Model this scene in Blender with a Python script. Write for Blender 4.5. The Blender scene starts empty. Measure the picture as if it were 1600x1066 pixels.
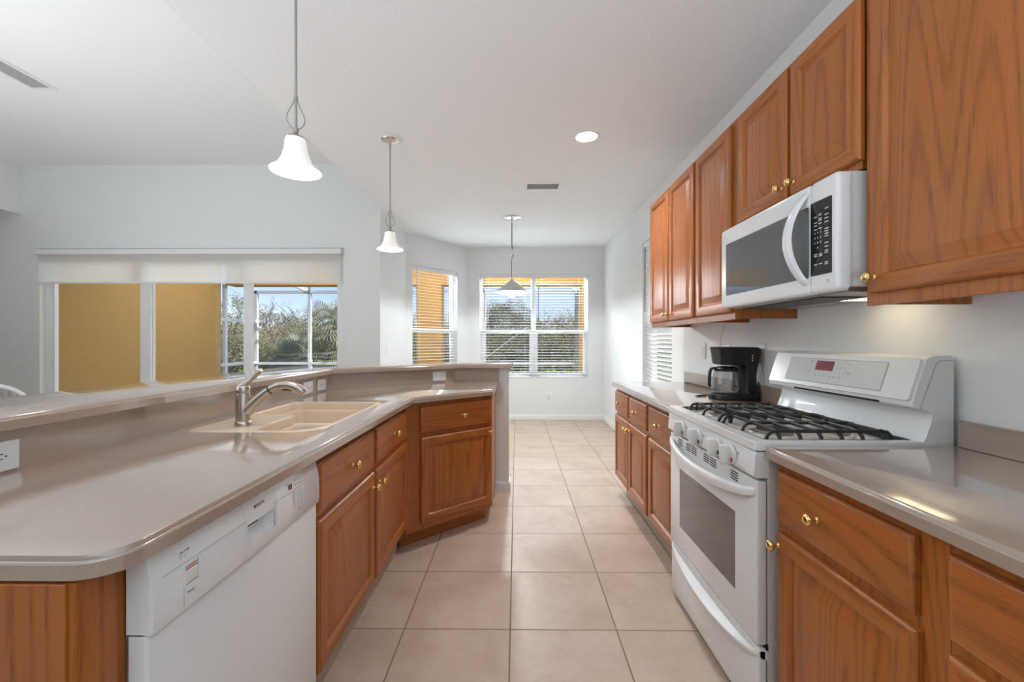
import bpy, bmesh, math, random
from mathutils import Vector, Matrix
from mathutils.geometry import tessellate_polygon
random.seed(7)
PI = math.pi
SC = bpy.context.scene
COL = SC.collection

# ------------------------------------------------------------------ camera, world, sun, lights, exposure
cam_d = bpy.data.cameras.new('camera')
cam = bpy.data.objects.new('camera', cam_d); COL.objects.link(cam)
cam_d.sensor_fit = 'HORIZONTAL'; cam_d.sensor_width = 36.0
cam_d.lens = 36.0 * 663 / 1600
cam_d.shift_y = 1.0 / 1600
cam_d.clip_start = 0.02; cam_d.clip_end = 300
cam.location = (0, 0, 1.24)
cam.rotation_euler = (PI / 2, 0, math.atan(7 / 663))
SC.camera = cam

SC.view_settings.view_transform = 'Standard'
SC.view_settings.look = 'None'
SC.view_settings.gamma = 1.0
SC.view_settings.use_curve_mapping = False
SC.view_settings.exposure = 1.02

W = bpy.data.worlds.new('sky'); SC.world = W; W.use_nodes = True
wn = W.node_tree; wn.nodes.clear()
wo = wn.nodes.new('ShaderNodeOutputWorld'); wb = wn.nodes.new('ShaderNodeBackground')
sky = wn.nodes.new('ShaderNodeTexSky'); sky.sky_type = 'NISHITA'
sky.sun_disc = False; sky.sun_elevation = math.radians(42); sky.sun_rotation = math.radians(105)
sky.altitude = 0; sky.air_density = 1.0; sky.dust_density = 0.6; sky.ozone_density = 1.5
wb.inputs['Strength'].default_value = 0.09
tint = wn.nodes.new('ShaderNodeMix'); tint.data_type = 'RGBA'; tint.blend_type = 'MULTIPLY'
tint.inputs[0].default_value = 1.0; tint.inputs[7].default_value = (.82, .80, 1.02, 1)
wn.links.new(sky.outputs[0], tint.inputs[6]); wn.links.new(tint.outputs[2], wb.inputs[0]); wn.links.new(wb.outputs[0], wo.inputs[0])

def lamp(name, kind, loc, rot, energy, color=(1, 1, 1), **kw):
    d = bpy.data.lights.new(name, kind); d.energy = energy; d.color = color
    for k, v in kw.items(): setattr(d, k, v)
    o = bpy.data.objects.new(name, d); COL.objects.link(o)
    o.location = loc; o.rotation_euler = rot
    return o
R = math.radians
lamp('sun', 'SUN', (20, -8, 30), (0, R(48), R(-14)), 3.4, (1, .95, .86), angle=R(.6))
# added fill from the left, out of view, standing in for great-room daylight
lamp('left_fill_light', 'AREA', (-5.5, 0.3, 1.5), (0, R(-90), 0), 21, (.84, .93, 1.0), shape='RECTANGLE', size=2.4, size_y=3.6)
# added fills, out of view, aimed up to brighten the two ceilings
lamp('great_room_fill', 'AREA', (-3.6, 0.6, 1.0), (R(180), 0, 0), 42, (.87, .94, 1.0), shape='RECTANGLE', size=1.6, size_y=3.0)
lamp('kitchen_fill', 'AREA', (0.0, -1.5, .9), (R(180), 0, 0), 46, (.72, .86, 1.0), shape='RECTANGLE', size=1.1, size_y=2.2)
# added area lights hidden under the lanai ceiling, two carrying daylight through the windows
def aim(src, dst): return (Vector(dst) - Vector(src)).to_track_quat('-Z', 'Y').to_euler()
lamp('lanai_fill', 'AREA', (-3.9, 6.6, 2.72), (0, 0, 0), 30, (.93, .96, 1), shape='RECTANGLE', size=2.2, size_y=2.0)
lamp('lanai_fill', 'AREA', (.25, 7.45, 2.70), aim((.25, 7.45, 2.70), (.25, 5.6, 0.8)), 105, (.80, .90, 1.0), shape='RECTANGLE', size=1.9, size_y=.25, spread=R(120))
lamp('lanai_fill', 'AREA', (-2.2, 7.0, 2.70), aim((-2.2, 7.0, 2.70), (1.3, 5.5, 2.2)), 70, (.80, .90, 1.0), shape='RECTANGLE', size=.9, size_y=.25, spread=R(110))

# ------------------------------------------------------------------ materials
MATS = {}
def newmat(name):
    m = bpy.data.materials.new(name); m.use_nodes = True
    n = m.node_tree; n.nodes.clear()
    o = n.nodes.new('ShaderNodeOutputMaterial'); b = n.nodes.new('ShaderNodeBsdfPrincipled')
    n.links.new(b.outputs[0], o.inputs[0])
    MATS[name] = m
    return m, n, b, o
def nd(n, t, **kw):
    x = n.nodes.new(t)
    for k, v in kw.items(): setattr(x, k, v)
    return x
def setin(x, **kw):
    for k, v in kw.items(): x.inputs[k.replace('_', ' ')].default_value = v
def mth(n, op, a, b=None):
    x = nd(n, 'ShaderNodeMath', operation=op)
    for i, v in enumerate((a, b)):
        if v is None: continue
        if isinstance(v, (int, float)): x.inputs[i].default_value = v
        else: n.links.new(v, x.inputs[i])
    return x.outputs[0]
def mixc(n, f, a, b):
    x = nd(n, 'ShaderNodeMix', data_type='RGBA')
    for s, v in ((0, f), (6, a), (7, b)):
        if isinstance(v, (int, float)): x.inputs[s].default_value = v
        elif isinstance(v, tuple): x.inputs[s].default_value = (*v[:3], 1)
        else: n.links.new(v, x.inputs[s])
    return x.outputs[2]
def noise(n, vec, scale, detail=2, rough=.5, dist=0):
    x = nd(n, 'ShaderNodeTexNoise')
    x.inputs['Scale'].default_value = scale; x.inputs['Detail'].default_value = detail
    x.inputs['Roughness'].default_value = rough; x.inputs['Distortion'].default_value = dist
    if vec is not None: n.links.new(vec, x.inputs['Vector'])
    return x.outputs['Fac']
def ramp(n, f, stops):
    x = nd(n, 'ShaderNodeValToRGB')
    e = x.color_ramp.elements
    e[0].position, e[1].position = stops[0][0], stops[-1][0]
    e[0].color = (*stops[0][1], 1); e[1].color = (*stops[-1][1], 1)
    for p, c in stops[1:-1]:
        q = e.new(p); q.color = (*c, 1)
    n.links.new(f, x.inputs[0]); return x.outputs[0]
def bump(n, b, h, strength, dist=.002):
    x = nd(n, 'ShaderNodeBump'); x.inputs['Strength'].default_value = strength; x.inputs['Distance'].default_value = dist
    n.links.new(h, x.inputs['Height']); n.links.new(x.outputs[0], b.inputs['Normal'])
def objco(n):
    return nd(n, 'ShaderNodeTexCoord').outputs['Object']
def scaled(n, v, s):
    x = nd(n, 'ShaderNodeVectorMath', operation='MULTIPLY'); n.links.new(v, x.inputs[0]); x.inputs[1].default_value = s
    return x.outputs[0]

def plain(name, col, rough=.5, metal=0, spec=.5, coat=0, var=.03, nscale=30, bmp=0, emis=None, estr=0, trans=0, ior=1.45):
    m, n, b, o = newmat(name)
    co = objco(n)
    f = noise(n, co, nscale, 2)
    c2 = tuple(max(0, c * (1 - var * 2)) for c in col); c1 = tuple(min(1, c * (1 + var * 2)) for c in col)
    n.links.new(mixc(n, f, c2, c1), b.inputs['Base Color'])
    setin(b, Roughness=rough, Metallic=metal, IOR=ior)
    b.inputs['Specular IOR Level'].default_value = spec
    b.inputs['Coat Weight'].default_value = coat
    b.inputs['Transmission Weight'].default_value = trans
    if emis: b.inputs['Emission Color'].default_value = (*emis, 1); b.inputs['Emission Strength'].default_value = estr
    if bmp: bump(n, b, f, bmp)
    return m

def oak(name, axis, light, dark, pore, rough=.37):
    m, n, b, o = newmat(name)
    oi = nd(n, 'ShaderNodeObjectInfo')
    off = nd(n, 'ShaderNodeVectorMath', operation='SCALE'); off.inputs[0].default_value = (7.3, 3.1, 9.7)
    n.links.new(oi.outputs['Random'], off.inputs['Scale'])
    add = nd(n, 'ShaderNodeVectorMath', operation='ADD')
    n.links.new(objco(n), add.inputs[0]); n.links.new(off.outputs[0], add.inputs[1])
    v = add.outputs[0]
    L = lambda a, c: (c, a, a) if axis == 'x' else (a, a, c)
    n1 = noise(n, scaled(n, v, L(3.6, .22)), 1.0, 1.5, .4, .15)
    rings = mth(n, 'SINE', mth(n, 'MULTIPLY', n1, 190))
    rings = mth(n, 'MULTIPLY', mth(n, 'ADD', rings, 1.0), .5)
    rings = mth(n, 'POWER', rings, 4.0)
    pores = noise(n, scaled(n, v, L(430, 16)), 1.0, 2.0, .6)
    pr = ramp(n, pores, [(.50, (0, 0, 0)), (.66, (1, 1, 1))])
    big = noise(n, scaled(n, v, L(9, .8)), 1.0, 2)
    c = mixc(n, big, tuple(x * .86 for x in light), tuple(min(1, x * 1.12) for x in light))
    c = mixc(n, mth(n, 'MULTIPLY', rings, .42), c, dark)
    c = mixc(n, mth(n, 'MULTIPLY', pr, mth(n, 'ADD', mth(n, 'MULTIPLY', rings, .40), .24)), c, pore)
    n.links.new(c, b.inputs['Base Color'])
    setin(b, Roughness=rough); b.inputs['Coat Weight'].default_value = .12; b.inputs['Coat Roughness'].default_value = .38
    bump(n, b, mth(n, 'MULTIPLY', pr, -1), .12, .001)
    return m
OL, OD, OP = (.41, .126, .022), (.215, .055, .008), (.11, .027, .004)
oak('oak_v', 'z', OL, OD, OP); oak('oak_h', 'x', OL, OD, OP)

def tile_floor():
    m, n, b, o = newmat('floor_tile')
    co = objco(n); s = nd(n, 'ShaderNodeSeparateXYZ'); n.links.new(co, s.inputs[0])
    T = .457; g = .0062
    def axis(sock, o0):
        u = mth(n, 'DIVIDE', mth(n, 'ADD', sock, o0), T)
        f = mth(n, 'FRACT', u); idx = mth(n, 'FLOOR', u)
        d = mth(n, 'MULTIPLY', mth(n, 'MINIMUM', f, mth(n, 'SUBTRACT', 1.0, f)), T)
        return d, idx
    dx, ix = axis(s.outputs[0], .027 + T * 40); dy, iy = axis(s.outputs[1], -1.827 + T * 40)
    d = mth(n, 'MINIMUM', dx, dy)
    rm = nd(n, 'ShaderNodeMapRange'); rm.inputs[1].default_value = g * .36; rm.inputs[2].default_value = g * .62
    n.links.new(d, rm.inputs[0]); tilem = rm.outputs[0]
    cx = nd(n, 'ShaderNodeCombineXYZ'); n.links.new(ix, cx.inputs[0]); n.links.new(iy, cx.inputs[1])
    wn_ = nd(n, 'ShaderNodeTexWhiteNoise'); n.links.new(cx.outputs[0], wn_.inputs['Vector'])
    shift = nd(n, 'ShaderNodeVectorMath', operation='ADD'); n.links.new(co, shift.inputs[0])
    sv = nd(n, 'ShaderNodeVectorMath', operation='SCALE'); n.links.new(wn_.outputs['Color'], sv.inputs[0]); sv.inputs['Scale'].default_value = 9
    n.links.new(sv.outputs[0], shift.inputs[1])
    n1 = noise(n, shift.outputs[0], 4.5, 5, .62, .4); n2 = noise(n, shift.outputs[0], 28, 4, .7)
    c = ramp(n, n1, [(.3, (.47, .345, .26)), (.52, (.56, .435, .34)), (.75, (.61, .49, .395))])
    c = mixc(n, mth(n, 'MULTIPLY', ramp(n, n2, [(.5, (0, 0, 0)), (.8, (1, 1, 1))]), .45), c, (.40, .29, .215))
    c = mixc(n, mth(n, 'MULTIPLY', wn_.outputs['Value'], .10), c, (.44, .33, .25))
    c = mixc(n, tilem, (.25, .175, .125), c)
    n.links.new(c, b.inputs['Base Color'])
    n.links.new(mth(n, 'SUBTRACT', .75, mth(n, 'MULTIPLY', tilem, .37)), b.inputs['Roughness'])
    h = mth(n, 'ADD', tilem, mth(n, 'MULTIPLY', n2, .08))
    bump(n, b, h, .5, .002)
tile_floor()

def wallpaint(name, col, scale, strength, rough=.6):
    m, n, b, o = newmat(name)
    co = objco(n); f = noise(n, co, scale, 3, .55)
    big = noise(n, co, .8, 2)
    n.links.new(mixc(n, big, tuple(c * .985 for c in col), col), b.inputs['Base Color'])
    setin(b, Roughness=rough); bump(n, b, ramp(n, f, [(.4, (0, 0, 0)), (.62, (1, 1, 1))]), strength, .0015)
wallpaint('wall_paint', (.79, .805, .80), 120, .18, .45)
wallpaint('ceiling_paint', (.87, .88, .885), 55, .30, .7)
wallpaint('great_ceiling_paint', (.87, .875, .88), 55, .12, .7)
wallpaint('stucco_tan', (.40, .245, .085), 90, .6, .85)
wallpaint('stucco_orange', (.40, .225, .06), 90, .6, .85)
wallpaint('rear_absorber', (.20, .155, .12), 120, .18, .5)  # dark tone made up for the unseen rear wall, to cut bounce light
wallpaint('lanai_paint', (.84, .82, .78), 60, .2, .8)

def countermat():
    m, n, b, o = newmat('solid_surface')
    co = objco(n)
    f = noise(n, co, 420, 2, .6); g = noise(n, co, 900, 1)
    c = ramp(n, f, [(.34, (.36, .274, .220)), (.5, (.385, .297, .242)), (.68, (.41, .322, .266))])
    c = mixc(n, mth(n, 'MULTIPLY', ramp(n, g, [(.6, (0, 0, 0)), (.72, (1, 1, 1))]), .15), c, (.54, .47, .42))
    n.links.new(c, b.inputs['Base Color']); setin(b, Roughness=.16, IOR=1.5); b.inputs['Specular IOR Level'].default_value = .6
    b.inputs['Coat Weight'].default_value = 1.0; b.inputs['Coat Roughness'].default_value = .07; b.inputs['Coat IOR'].default_value = 1.65
countermat()
plain('toe_paint', (.42, .35, .28), .5)
plain('brass', (.83, .60, .25), .16, 1)
plain('appliance_white', (.78, .785, .785), .22, coat=.4, var=.01)
plain('appliance_side_shaded', (.62, .60, .58), .35, var=.01)  # white sides darkened and warmed: shade and oak reflection put into the colour
plain('knob_white', (.74, .735, .70), .35, var=.01)
plain('dark_gap', (.012, .012, .012), .7)
plain('seam_grey', (.36, .365, .37), .5)
plain('legend_grey', (.28, .29, .30), .5)
plain('legend_light', (.62, .63, .64), .5)
plain('legend_black', (.03, .03, .032), .5)
plain('legend_red', (.55, .03, .03), .45)
plain('display_red', (.17, .022, .03), .12, spec=.6)
plain('display_plum', (.24, .05, .065), .15)
plain('panel_grey', (.66, .67, .67), .12, coat=.5, var=.01)
plain('black_glass', (.012, .013, .014), .045, spec=.6, var=.2)
plain('oven_glass', (.085, .09, .095), .06, spec=.8, coat=.6)
plain('cast_iron', (.022, .023, .024), .42, bmp=.15, nscale=300)
plain('burner_black', (.03, .03, .032), .5)
plain('burner_metal', (.42, .40, .38), .35, .8)
plain('cooktop_enamel', (.74, .72, .70), .18, coat=.4)
plain('black_plastic', (.014, .014, .015), .32, bmp=.05, nscale=400)
plain('nickel', (.52, .46, .40), .27, 1)
plain('nickel_bright', (.72, .71, .69), .2, 1)
plain('nickel_wire', (.42, .41, .39), .4, .9)
plain('steel_bright', (.75, .76, .77), .15, 1)
plain('sink_cream', (.72, .57, .42), .28, coat=.2, var=.02)
plain('plate_white', (.77, .78, .77), .35, var=.01)
plain('trim_white', (.80, .81, .80), .35, var=.01)
plain('vinyl_white', (.82, .83, .84), .35, var=.01)
plain('slat_white', (.80, .80, .79), .4, var=.01)
plain('vent_dark', (.22, .225, .23), .7)
plain('vent_mid', (.50, .51, .52), .6)
plain('cage_metal', (.62, .65, .69), .45)
plain('cage_bronze', (.16, .15, .14), .45)
plain('cord_white', (.70, .70, .68), .5)
plain('cord_black', (.015, .015, .016), .5)
plain('chair_white', (.75, .75, .74), .4)
plain('chair_grey', (.33, .33, .33), .7)
plain('fan_white', (.40, .40, .39), .4)
plain('lawn', (.10, .15, .045), .9, var=.25, nscale=8)
plain('deck', (.45, .43, .40), .8, var=.1)
plain('bark', (.16, .125, .095), .9, var=.2, bmp=.5)
plain('bulb_glow', (1, .95, .86), .5, emis=(1, .92, .80), estr=7)
plain('lamp_glow', (1, .97, .92), .5, emis=(1, .95, .87), estr=2.4)
plain('hood_glow', (1, .9, .7), .5, emis=(1, .80, .50), estr=2.2)

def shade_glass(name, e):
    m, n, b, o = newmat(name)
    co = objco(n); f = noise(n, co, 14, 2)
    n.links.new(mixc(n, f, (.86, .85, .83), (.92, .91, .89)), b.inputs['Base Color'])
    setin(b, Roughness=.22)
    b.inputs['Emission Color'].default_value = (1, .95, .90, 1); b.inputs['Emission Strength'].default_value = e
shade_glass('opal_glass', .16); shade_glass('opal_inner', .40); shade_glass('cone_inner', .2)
plain('cone_metal', (.50, .50, .49), .35, .15)

def clear_glass(name, refl, tint):
    m, n, b, o = newmat(name); n.nodes.remove(b)
    t = nd(n, 'ShaderNodeBsdfTransparent'); t.inputs[0].default_value = (*tint, 1)
    g = nd(n, 'ShaderNodeBsdfGlossy'); g.inputs['Roughness'].default_value = .02
    fr = nd(n, 'ShaderNodeFresnel'); fr.inputs[0].default_value = 1.45
    mx = nd(n, 'ShaderNodeMixShader')
    ge = nd(n, 'ShaderNodeNewGeometry')
    n.links.new(mth(n, 'MULTIPLY', mth(n, 'MULTIPLY', fr.outputs[0], refl), mth(n, 'SUBTRACT', 1.0, ge.outputs['Backfacing'])), mx.inputs[0])
    n.links.new(t.outputs[0], mx.inputs[1]); n.links.new(g.outputs[0], mx.inputs[2]); n.links.new(mx.outputs[0], o.inputs[0])
clear_glass('window_glass', .7, (.96, .975, .97)); clear_glass('carafe_glass', 2.2, (.86, .87, .88))

def shade_fabric():
    m, n, b, o = newmat('shade_fabric'); n.nodes.remove(b)
    d = nd(n, 'ShaderNodeBsdfDiffuse'); d.inputs[0].default_value = (.85, .85, .84, 1)
    tl = nd(n, 'ShaderNodeBsdfTranslucent'); tl.inputs[0].default_value = (.92, .92, .92, 1)
    tr = nd(n, 'ShaderNodeBsdfTransparent')
    co = objco(n); w = noise(n, scaled(n, co, (900, 900, 900)), 1, 1)
    m1 = nd(n, 'ShaderNodeMixShader'); m1.inputs[0].default_value = .7
    n.links.new(d.outputs[0], m1.inputs[1]); n.links.new(tl.outputs[0], m1.inputs[2])
    m2 = nd(n, 'ShaderNodeMixShader')
    n.links.new(mth(n, 'ADD', mth(n, 'MULTIPLY', w, .06), .30), m2.inputs[0])
    n.links.new(m1.outputs[0], m2.inputs[1]); n.links.new(tr.outputs[0], m2.inputs[2]); n.links.new(m2.outputs[0], o.inputs[0])
shade_fabric()
def leafmat(name, a, b_):
    m, n, b, o = newmat(name)
    f = noise(n, objco(n), 3.5, 3); g = noise(n, objco(n), 40, 1)
    c = mixc(n, f, a, b_); c = mixc(n, mth(n, 'MULTIPLY', g, .3), c, tuple(x * 1.5 for x in b_))
    n.links.new(c, b.inputs['Base Color']); setin(b, Roughness=.55)
    b.inputs['Specular IOR Level'].default_value = .3
leafmat('leaf_olive', (.165, .165, .08), (.29, .275, .15)); leafmat('leaf_dark', (.115, .125, .07), (.225, .225, .13))
leafmat('leaf_brown', (.22, .17, .115), (.32, .255, .18)); leafmat('leaf_palm', (.15, .18, .11), (.36, .38, .28))
leafmat('leaf_hedge', (.11, .19, .03), (.22, .33, .07))

# ------------------------------------------------------------------ mesh helpers
def NB(): return bmesh.new()
def merge(bm, tmp, M=None):
    me = bpy.data.meshes.new('tmp'); tmp.to_mesh(me); tmp.free()
    if M is not None: me.transform(M)
    bm.from_mesh(me); bpy.data.meshes.remove(me)
def box(bm, x0, x1, y0, y1, z0, z1, bev=0, seg=2, mi=0):
    if x0 > x1: x0, x1 = x1, x0
    if y0 > y1: y0, y1 = y1, y0
    if z0 > z1: z0, z1 = z1, z0
    t = bmesh.new(); bmesh.ops.create_cube(t, size=1)
    for v in t.verts:
        v.co = Vector(((x0 + x1) / 2 + v.co.x * (x1 - x0), (y0 + y1) / 2 + v.co.y * (y1 - y0), (z0 + z1) / 2 + v.co.z * (z1 - z0)))
    if bev > 0:
        bmesh.ops.bevel(t, geom=t.edges[:], offset=bev, segments=seg, affect='EDGES', profile=.5)
    for f in t.faces: f.material_index = mi
    merge(bm, t)
def loft(bm, rings, cap0=False, cap1=False, closed=True, mi=0):
    vs = [[bm.verts.new(p) for p in r] for r in rings]
    n = len(rings[0]); fs = []
    for a, b in zip(vs, vs[1:]):
        for i in range(n if closed else n - 1):
            j = (i + 1) % n
            fs.append(bm.faces.new((a[i], a[j], b[j], b[i])))
    if cap0: fs.append(bm.faces.new(list(reversed(vs[0]))))
    if cap1: fs.append(bm.faces.new(vs[-1]))
    for f in fs: f.material_index = mi
    return vs
def frame_of(d):
    d = d.normalized(); u = Vector((0, 0, 1)) if abs(d.z) < .95 else Vector((1, 0, 0))
    a = d.cross(u).normalized(); return a, a.cross(d).normalized()
def lathe(bm, prof, n=24, c=(0, 0, 0), axis=(0, 0, 1), cap0=False, cap1=False, mi=0):
    ax = Vector(axis).normalized(); a, b = frame_of(ax); c = Vector(c)
    rings = []
    for r, z in prof:
        r = max(r, 1e-5)
        rings.append([c + ax * z + a * (r * math.cos(2 * PI * i / n)) - b * (r * math.sin(2 * PI * i / n)) for i in range(n)])
    loft(bm, rings, cap0, cap1, mi=mi)
def cyl(bm, p0, p1, r0, r1=None, n=16, mi=0):
    p0, p1 = Vector(p0), Vector(p1); L = (p1 - p0).length
    lathe(bm, [(r0, 0), (r0 if r1 is None else r1, L)], n, p0, p1 - p0, True, True, mi)
def tube(bm, pts, r, n=8, closed=False, rads=None, mi=0, flat=None):
    pts = [Vector(p) for p in pts]; m = len(pts); rings = []
    t0 = (pts[1] - pts[0]).normalized(); a, b = frame_of(t0)
    for i, p in enumerate(pts):
        if closed: t = (pts[(i + 1) % m] - pts[i - 1]).normalized()
        elif i == 0: t = (pts[1] - pts[0]).normalized()
        elif i == m - 1: t = (pts[-1] - pts[-2]).normalized()
        else: t = (pts[i + 1] - pts[i - 1]).normalized()
        a = (a - t * a.dot(t)).normalized(); b = t.cross(a).normalized()
        rr = rads[i] if rads else r
        ra, rb = (rr, rr) if flat is None else (rr * flat[0], rr * flat[1])
        rings.append([p + a * (ra * math.cos(2 * PI * k / n)) + b * (rb * math.sin(2 * PI * k / n)) for k in range(n)])
    if closed: rings.append(rings[0][:])
    loft(bm, rings, not closed, not closed, mi=mi)
def rectsweep(bm, pts, up, w, h, mi=0):
    """bar of rectangular section along pts; h along 'up', w across"""
    pts = [Vector(p) for p in pts]; up = Vector(up).normalized(); rings = []
    for i, p in enumerate(pts):
        t = (pts[min(i + 1, len(pts) - 1)] - pts[max(i - 1, 0)]).normalized()
        s = t.cross(up).normalized(); u = s.cross(t).normalized()
        c = min(w, h) * .25
        rings.append([p + s * (x * w / 2) + u * (y * h / 2) for x, y in
                      ((-1 + 2 * c / w, -1), (1 - 2 * c / w, -1), (1, -1 + 2 * c / h), (1, 1 - 2 * c / h), (1 - 2 * c / w, 1), (-1 + 2 * c / w, 1), (-1, 1 - 2 * c / h), (-1, -1 + 2 * c / h))])
    loft(bm, rings, True, True, mi=mi)
def capfaces(bm, loops, z, up=True, mi=0):
    flat = [p for l in loops for p in l]
    vs = [bm.verts.new((p[0], p[1], z)) for p in flat]
    for t in tessellate_polygon([[Vector((p[0], p[1], 0)) for p in l] for l in loops]):
        a, b, c = (flat[i] for i in t)
        ar = (b[0] - a[0]) * (c[1] - a[1]) - (b[1] - a[1]) * (c[0] - a[0])
        if abs(ar) < 1e-12: continue
        tt = t if (ar > 0) == up else (t[0], t[2], t[1])
        try: bm.faces.new([vs[i] for i in tt]).material_index = mi
        except ValueError: pass
def prism(bm, outer, z0, z1, holes=(), mi=0, M=None):
    t = bmesh.new()
    loops = [outer] + list(holes)
    capfaces(t, loops, z1, True, mi); capfaces(t, loops, z0, False, mi)
    for l in loops: loft(t, [[Vector((p[0], p[1], z0)) for p in l], [Vector((p[0], p[1], z1)) for p in l]], mi=mi)
    bmesh.ops.remove_doubles(t, verts=t.verts[:], dist=1e-6); bmesh.ops.recalc_face_normals(t, faces=t.faces[:])
    merge(bm, t, M)
def offset_poly(pts, ins):
    """inward offset of a CCW polygon, ins per edge (edge i: i -> i+1)"""
    n = len(pts); lines = []
    for i in range(n):
        p, q = Vector(pts[i]).to_2d(), Vector(pts[(i + 1) % n]).to_2d()
        d = (q - p).normalized(); nn = Vector((-d.y, d.x)); k = ins[i] if isinstance(ins, (list, tuple)) else ins
        lines.append((p + nn * k, d))
    out = []
    for i in range(n):
        (p, d), (q, e) = lines[i - 1], lines[i]
        cr = d.x * e.y - d.y * e.x
        if abs(cr) < 1e-6: out.append(tuple(q)); continue
        s = ((q.x - p.x) * e.y - (q.y - p.y) * e.x) / cr
        out.append(tuple(p + d * s))
    return out
def round_poly(pts, rad, seg=6, tags=None):
    out = []; n = len(pts); tg = []
    for i in range(n):
        r = rad[i] if isinstance(rad, (list, tuple)) else rad
        p = Vector(pts[i]); a = (Vector(pts[i - 1]) - p).normalized(); b = (Vector(pts[(i + 1) % n]) - p).normalized()
        if r <= 0: out.append(tuple(p)); tg.append(i); continue
        ang = a.angle(b); l = r / math.tan(ang / 2)
        c = p + (a + b).normalized() * (r / math.sin(ang / 2)); s, e = p + a * l - c, p + b * l - c
        a0 = math.atan2(s.y, s.x); a1 = math.atan2(e.y, e.x); da = (a1 - a0 + PI) % (2 * PI) - PI
        for k in range(seg + 1):
            th = a0 + da * k / seg; out.append((c.x + r * math.cos(th), c.y + r * math.sin(th))); tg.append((i if k == seg else ('r', i)))
    return (out, tg) if tags else out
def rrect(x0, x1, y0, y1, r, seg=6): return round_poly([(x0, y0), (x1, y0), (x1, y1), (x0, y1)], r, seg)
def polyoff(pl, d):
    """offset an open polyline to its right by d"""
    out = []
    for i, p in enumerate(pl):
        p = Vector(p); ds = []
        if i > 0: ds.append((p - Vector(pl[i - 1])).normalized())
        if i < len(pl) - 1: ds.append((Vector(pl[i + 1]) - p).normalized())
        ns = [Vector((v.y, -v.x)) for v in ds]
        m = ns[0] if len(ns) == 1 else (ns[0] + ns[1]).normalized()
        k = d if len(ns) == 1 else d / m.dot(ns[0])
        out.append(tuple(p + m * k))
    return out

def obj(name, bm, mat, parent=None, smooth=38, label=None, merge_d=True):
    if merge_d: bmesh.ops.remove_doubles(bm, verts=bm.verts[:], dist=1e-6)
    bmesh.ops.recalc_face_normals(bm, faces=bm.faces[:])
    me = bpy.data.meshes.new(name); bm.to_mesh(me); bm.free()
    for mt in (mat if isinstance(mat, (list, tuple)) else [mat]): me.materials.append(MATS[mt])
    if smooth:
        me.polygons.foreach_set('use_smooth', [True] * len(me.polygons)); me.set_sharp_from_angle(angle=R(smooth))
    o = bpy.data.objects.new(name, me); COL.objects.link(o)
    if parent is not None: o.parent = parent
    if label: o['label'] = label
    return o
def rawobj(name, vs, fs, mat, parent=None, smooth=False):
    me = bpy.data.meshes.new(name); me.from_pydata(vs, [], fs); me.materials.append(MATS[mat])
    if smooth: me.polygons.foreach_set('use_smooth', [True] * len(me.polygons))
    o = bpy.data.objects.new(name, me); COL.objects.link(o)
    if parent is not None: o.parent = parent
    return o
def thing(name, label, cat, loc=(0, 0, 0), rz=0, group=None):
    o = bpy.data.objects.new(name, None); COL.objects.link(o); o.empty_display_size = .1
    o.location = loc; o.rotation_euler = (0, 0, rz); o['label'] = label; o['category'] = cat
    if group: o['group'] = group
    return o
def tag(o, label, cat, group=None, kind=None):
    o['label'] = label; o['category'] = cat
    if group: o['group'] = group
    if kind: o['kind'] = kind
    return o
def struct(o, label=None, cat=None):
    o['kind'] = 'structure'
    if label: o['label'] = label
    if cat: o['category'] = cat
    return o
def children(o): return list(o.children)
def copy_tree(o, parent=None, loc=None, rz=None):
    c = o.copy(); COL.objects.link(c)
    if parent is not None: c.parent = parent
    if loc is not None: c.location = loc
    if rz is not None: c.rotation_euler = (0, 0, rz)
    for ch in children(o): copy_tree(ch, c)
    return c
def textmesh(name, s, size, mat, parent, M, depth=.0004):
    cu = bpy.data.curves.new(name, 'FONT'); cu.body = s; cu.size = size; cu.align_x = 'CENTER'; cu.align_y = 'CENTER'; cu.extrude = depth; cu.resolution_u = 3
    t = bpy.data.objects.new(name, cu); COL.objects.link(t)
    dg = bpy.context.evaluated_depsgraph_get(); me = bpy.data.meshes.new_from_object(t.evaluated_get(dg))
    bpy.data.objects.remove(t); bpy.data.curves.remove(cu)
    me.transform(M); me.materials.clear(); me.materials.append(MATS[mat])
    o = bpy.data.objects.new(name, me); COL.objects.link(o)
    if parent is not None: o.parent = parent
    return o
# text lying on a front face (local -y looks at the viewer)
def facemat(x, y, z): return Matrix.Translation((x, y, z)) @ Matrix.Rotation(PI / 2, 4, 'X')

# ------------------------------------------------------------------ room shell
XR = 1.385; YB = 6.75; ZC = 2.74; ZG = 3.25; XG = -1.54; YG = 4.78; XL = -5.63; YF = -3.2
def wall(name, p0, p1, z0, z1, holes=(), thick=.16, mat='wall_paint', ext=True):
    """vertical wall from p0 to p1 (room on the right-hand side looking p0->p1); holes (s0,s1,z0,z1); built outwards"""
    p0, p1 = Vector(p0), Vector(p1); d = (p1 - p0).normalized(); L = (p1 - p0).length
    n = Vector((-d.y, d.x))
    M = Matrix(((d.x, 0, n.x, p0.x), (d.y, 0, n.y, p0.y), (0, 1, 0, 0), (0, 0, 0, 1)))
    bm = NB()
    prism(bm, [(0, z0), (L, z0), (L, z1), (0, z1)], 0, thick, [[(a, c), (b, c), (b, e), (a, e)] for a, b, c, e in holes], M=M)
    o = struct(obj(name, bm, [mat, 'stucco_orange'] if ext else mat, smooth=0))
    if ext:      # the outdoor face is stucco
        for p in o.data.polygons:
            if p.normal.x * n.x + p.normal.y * n.y > .9: p.material_index = 1
    return o
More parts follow.
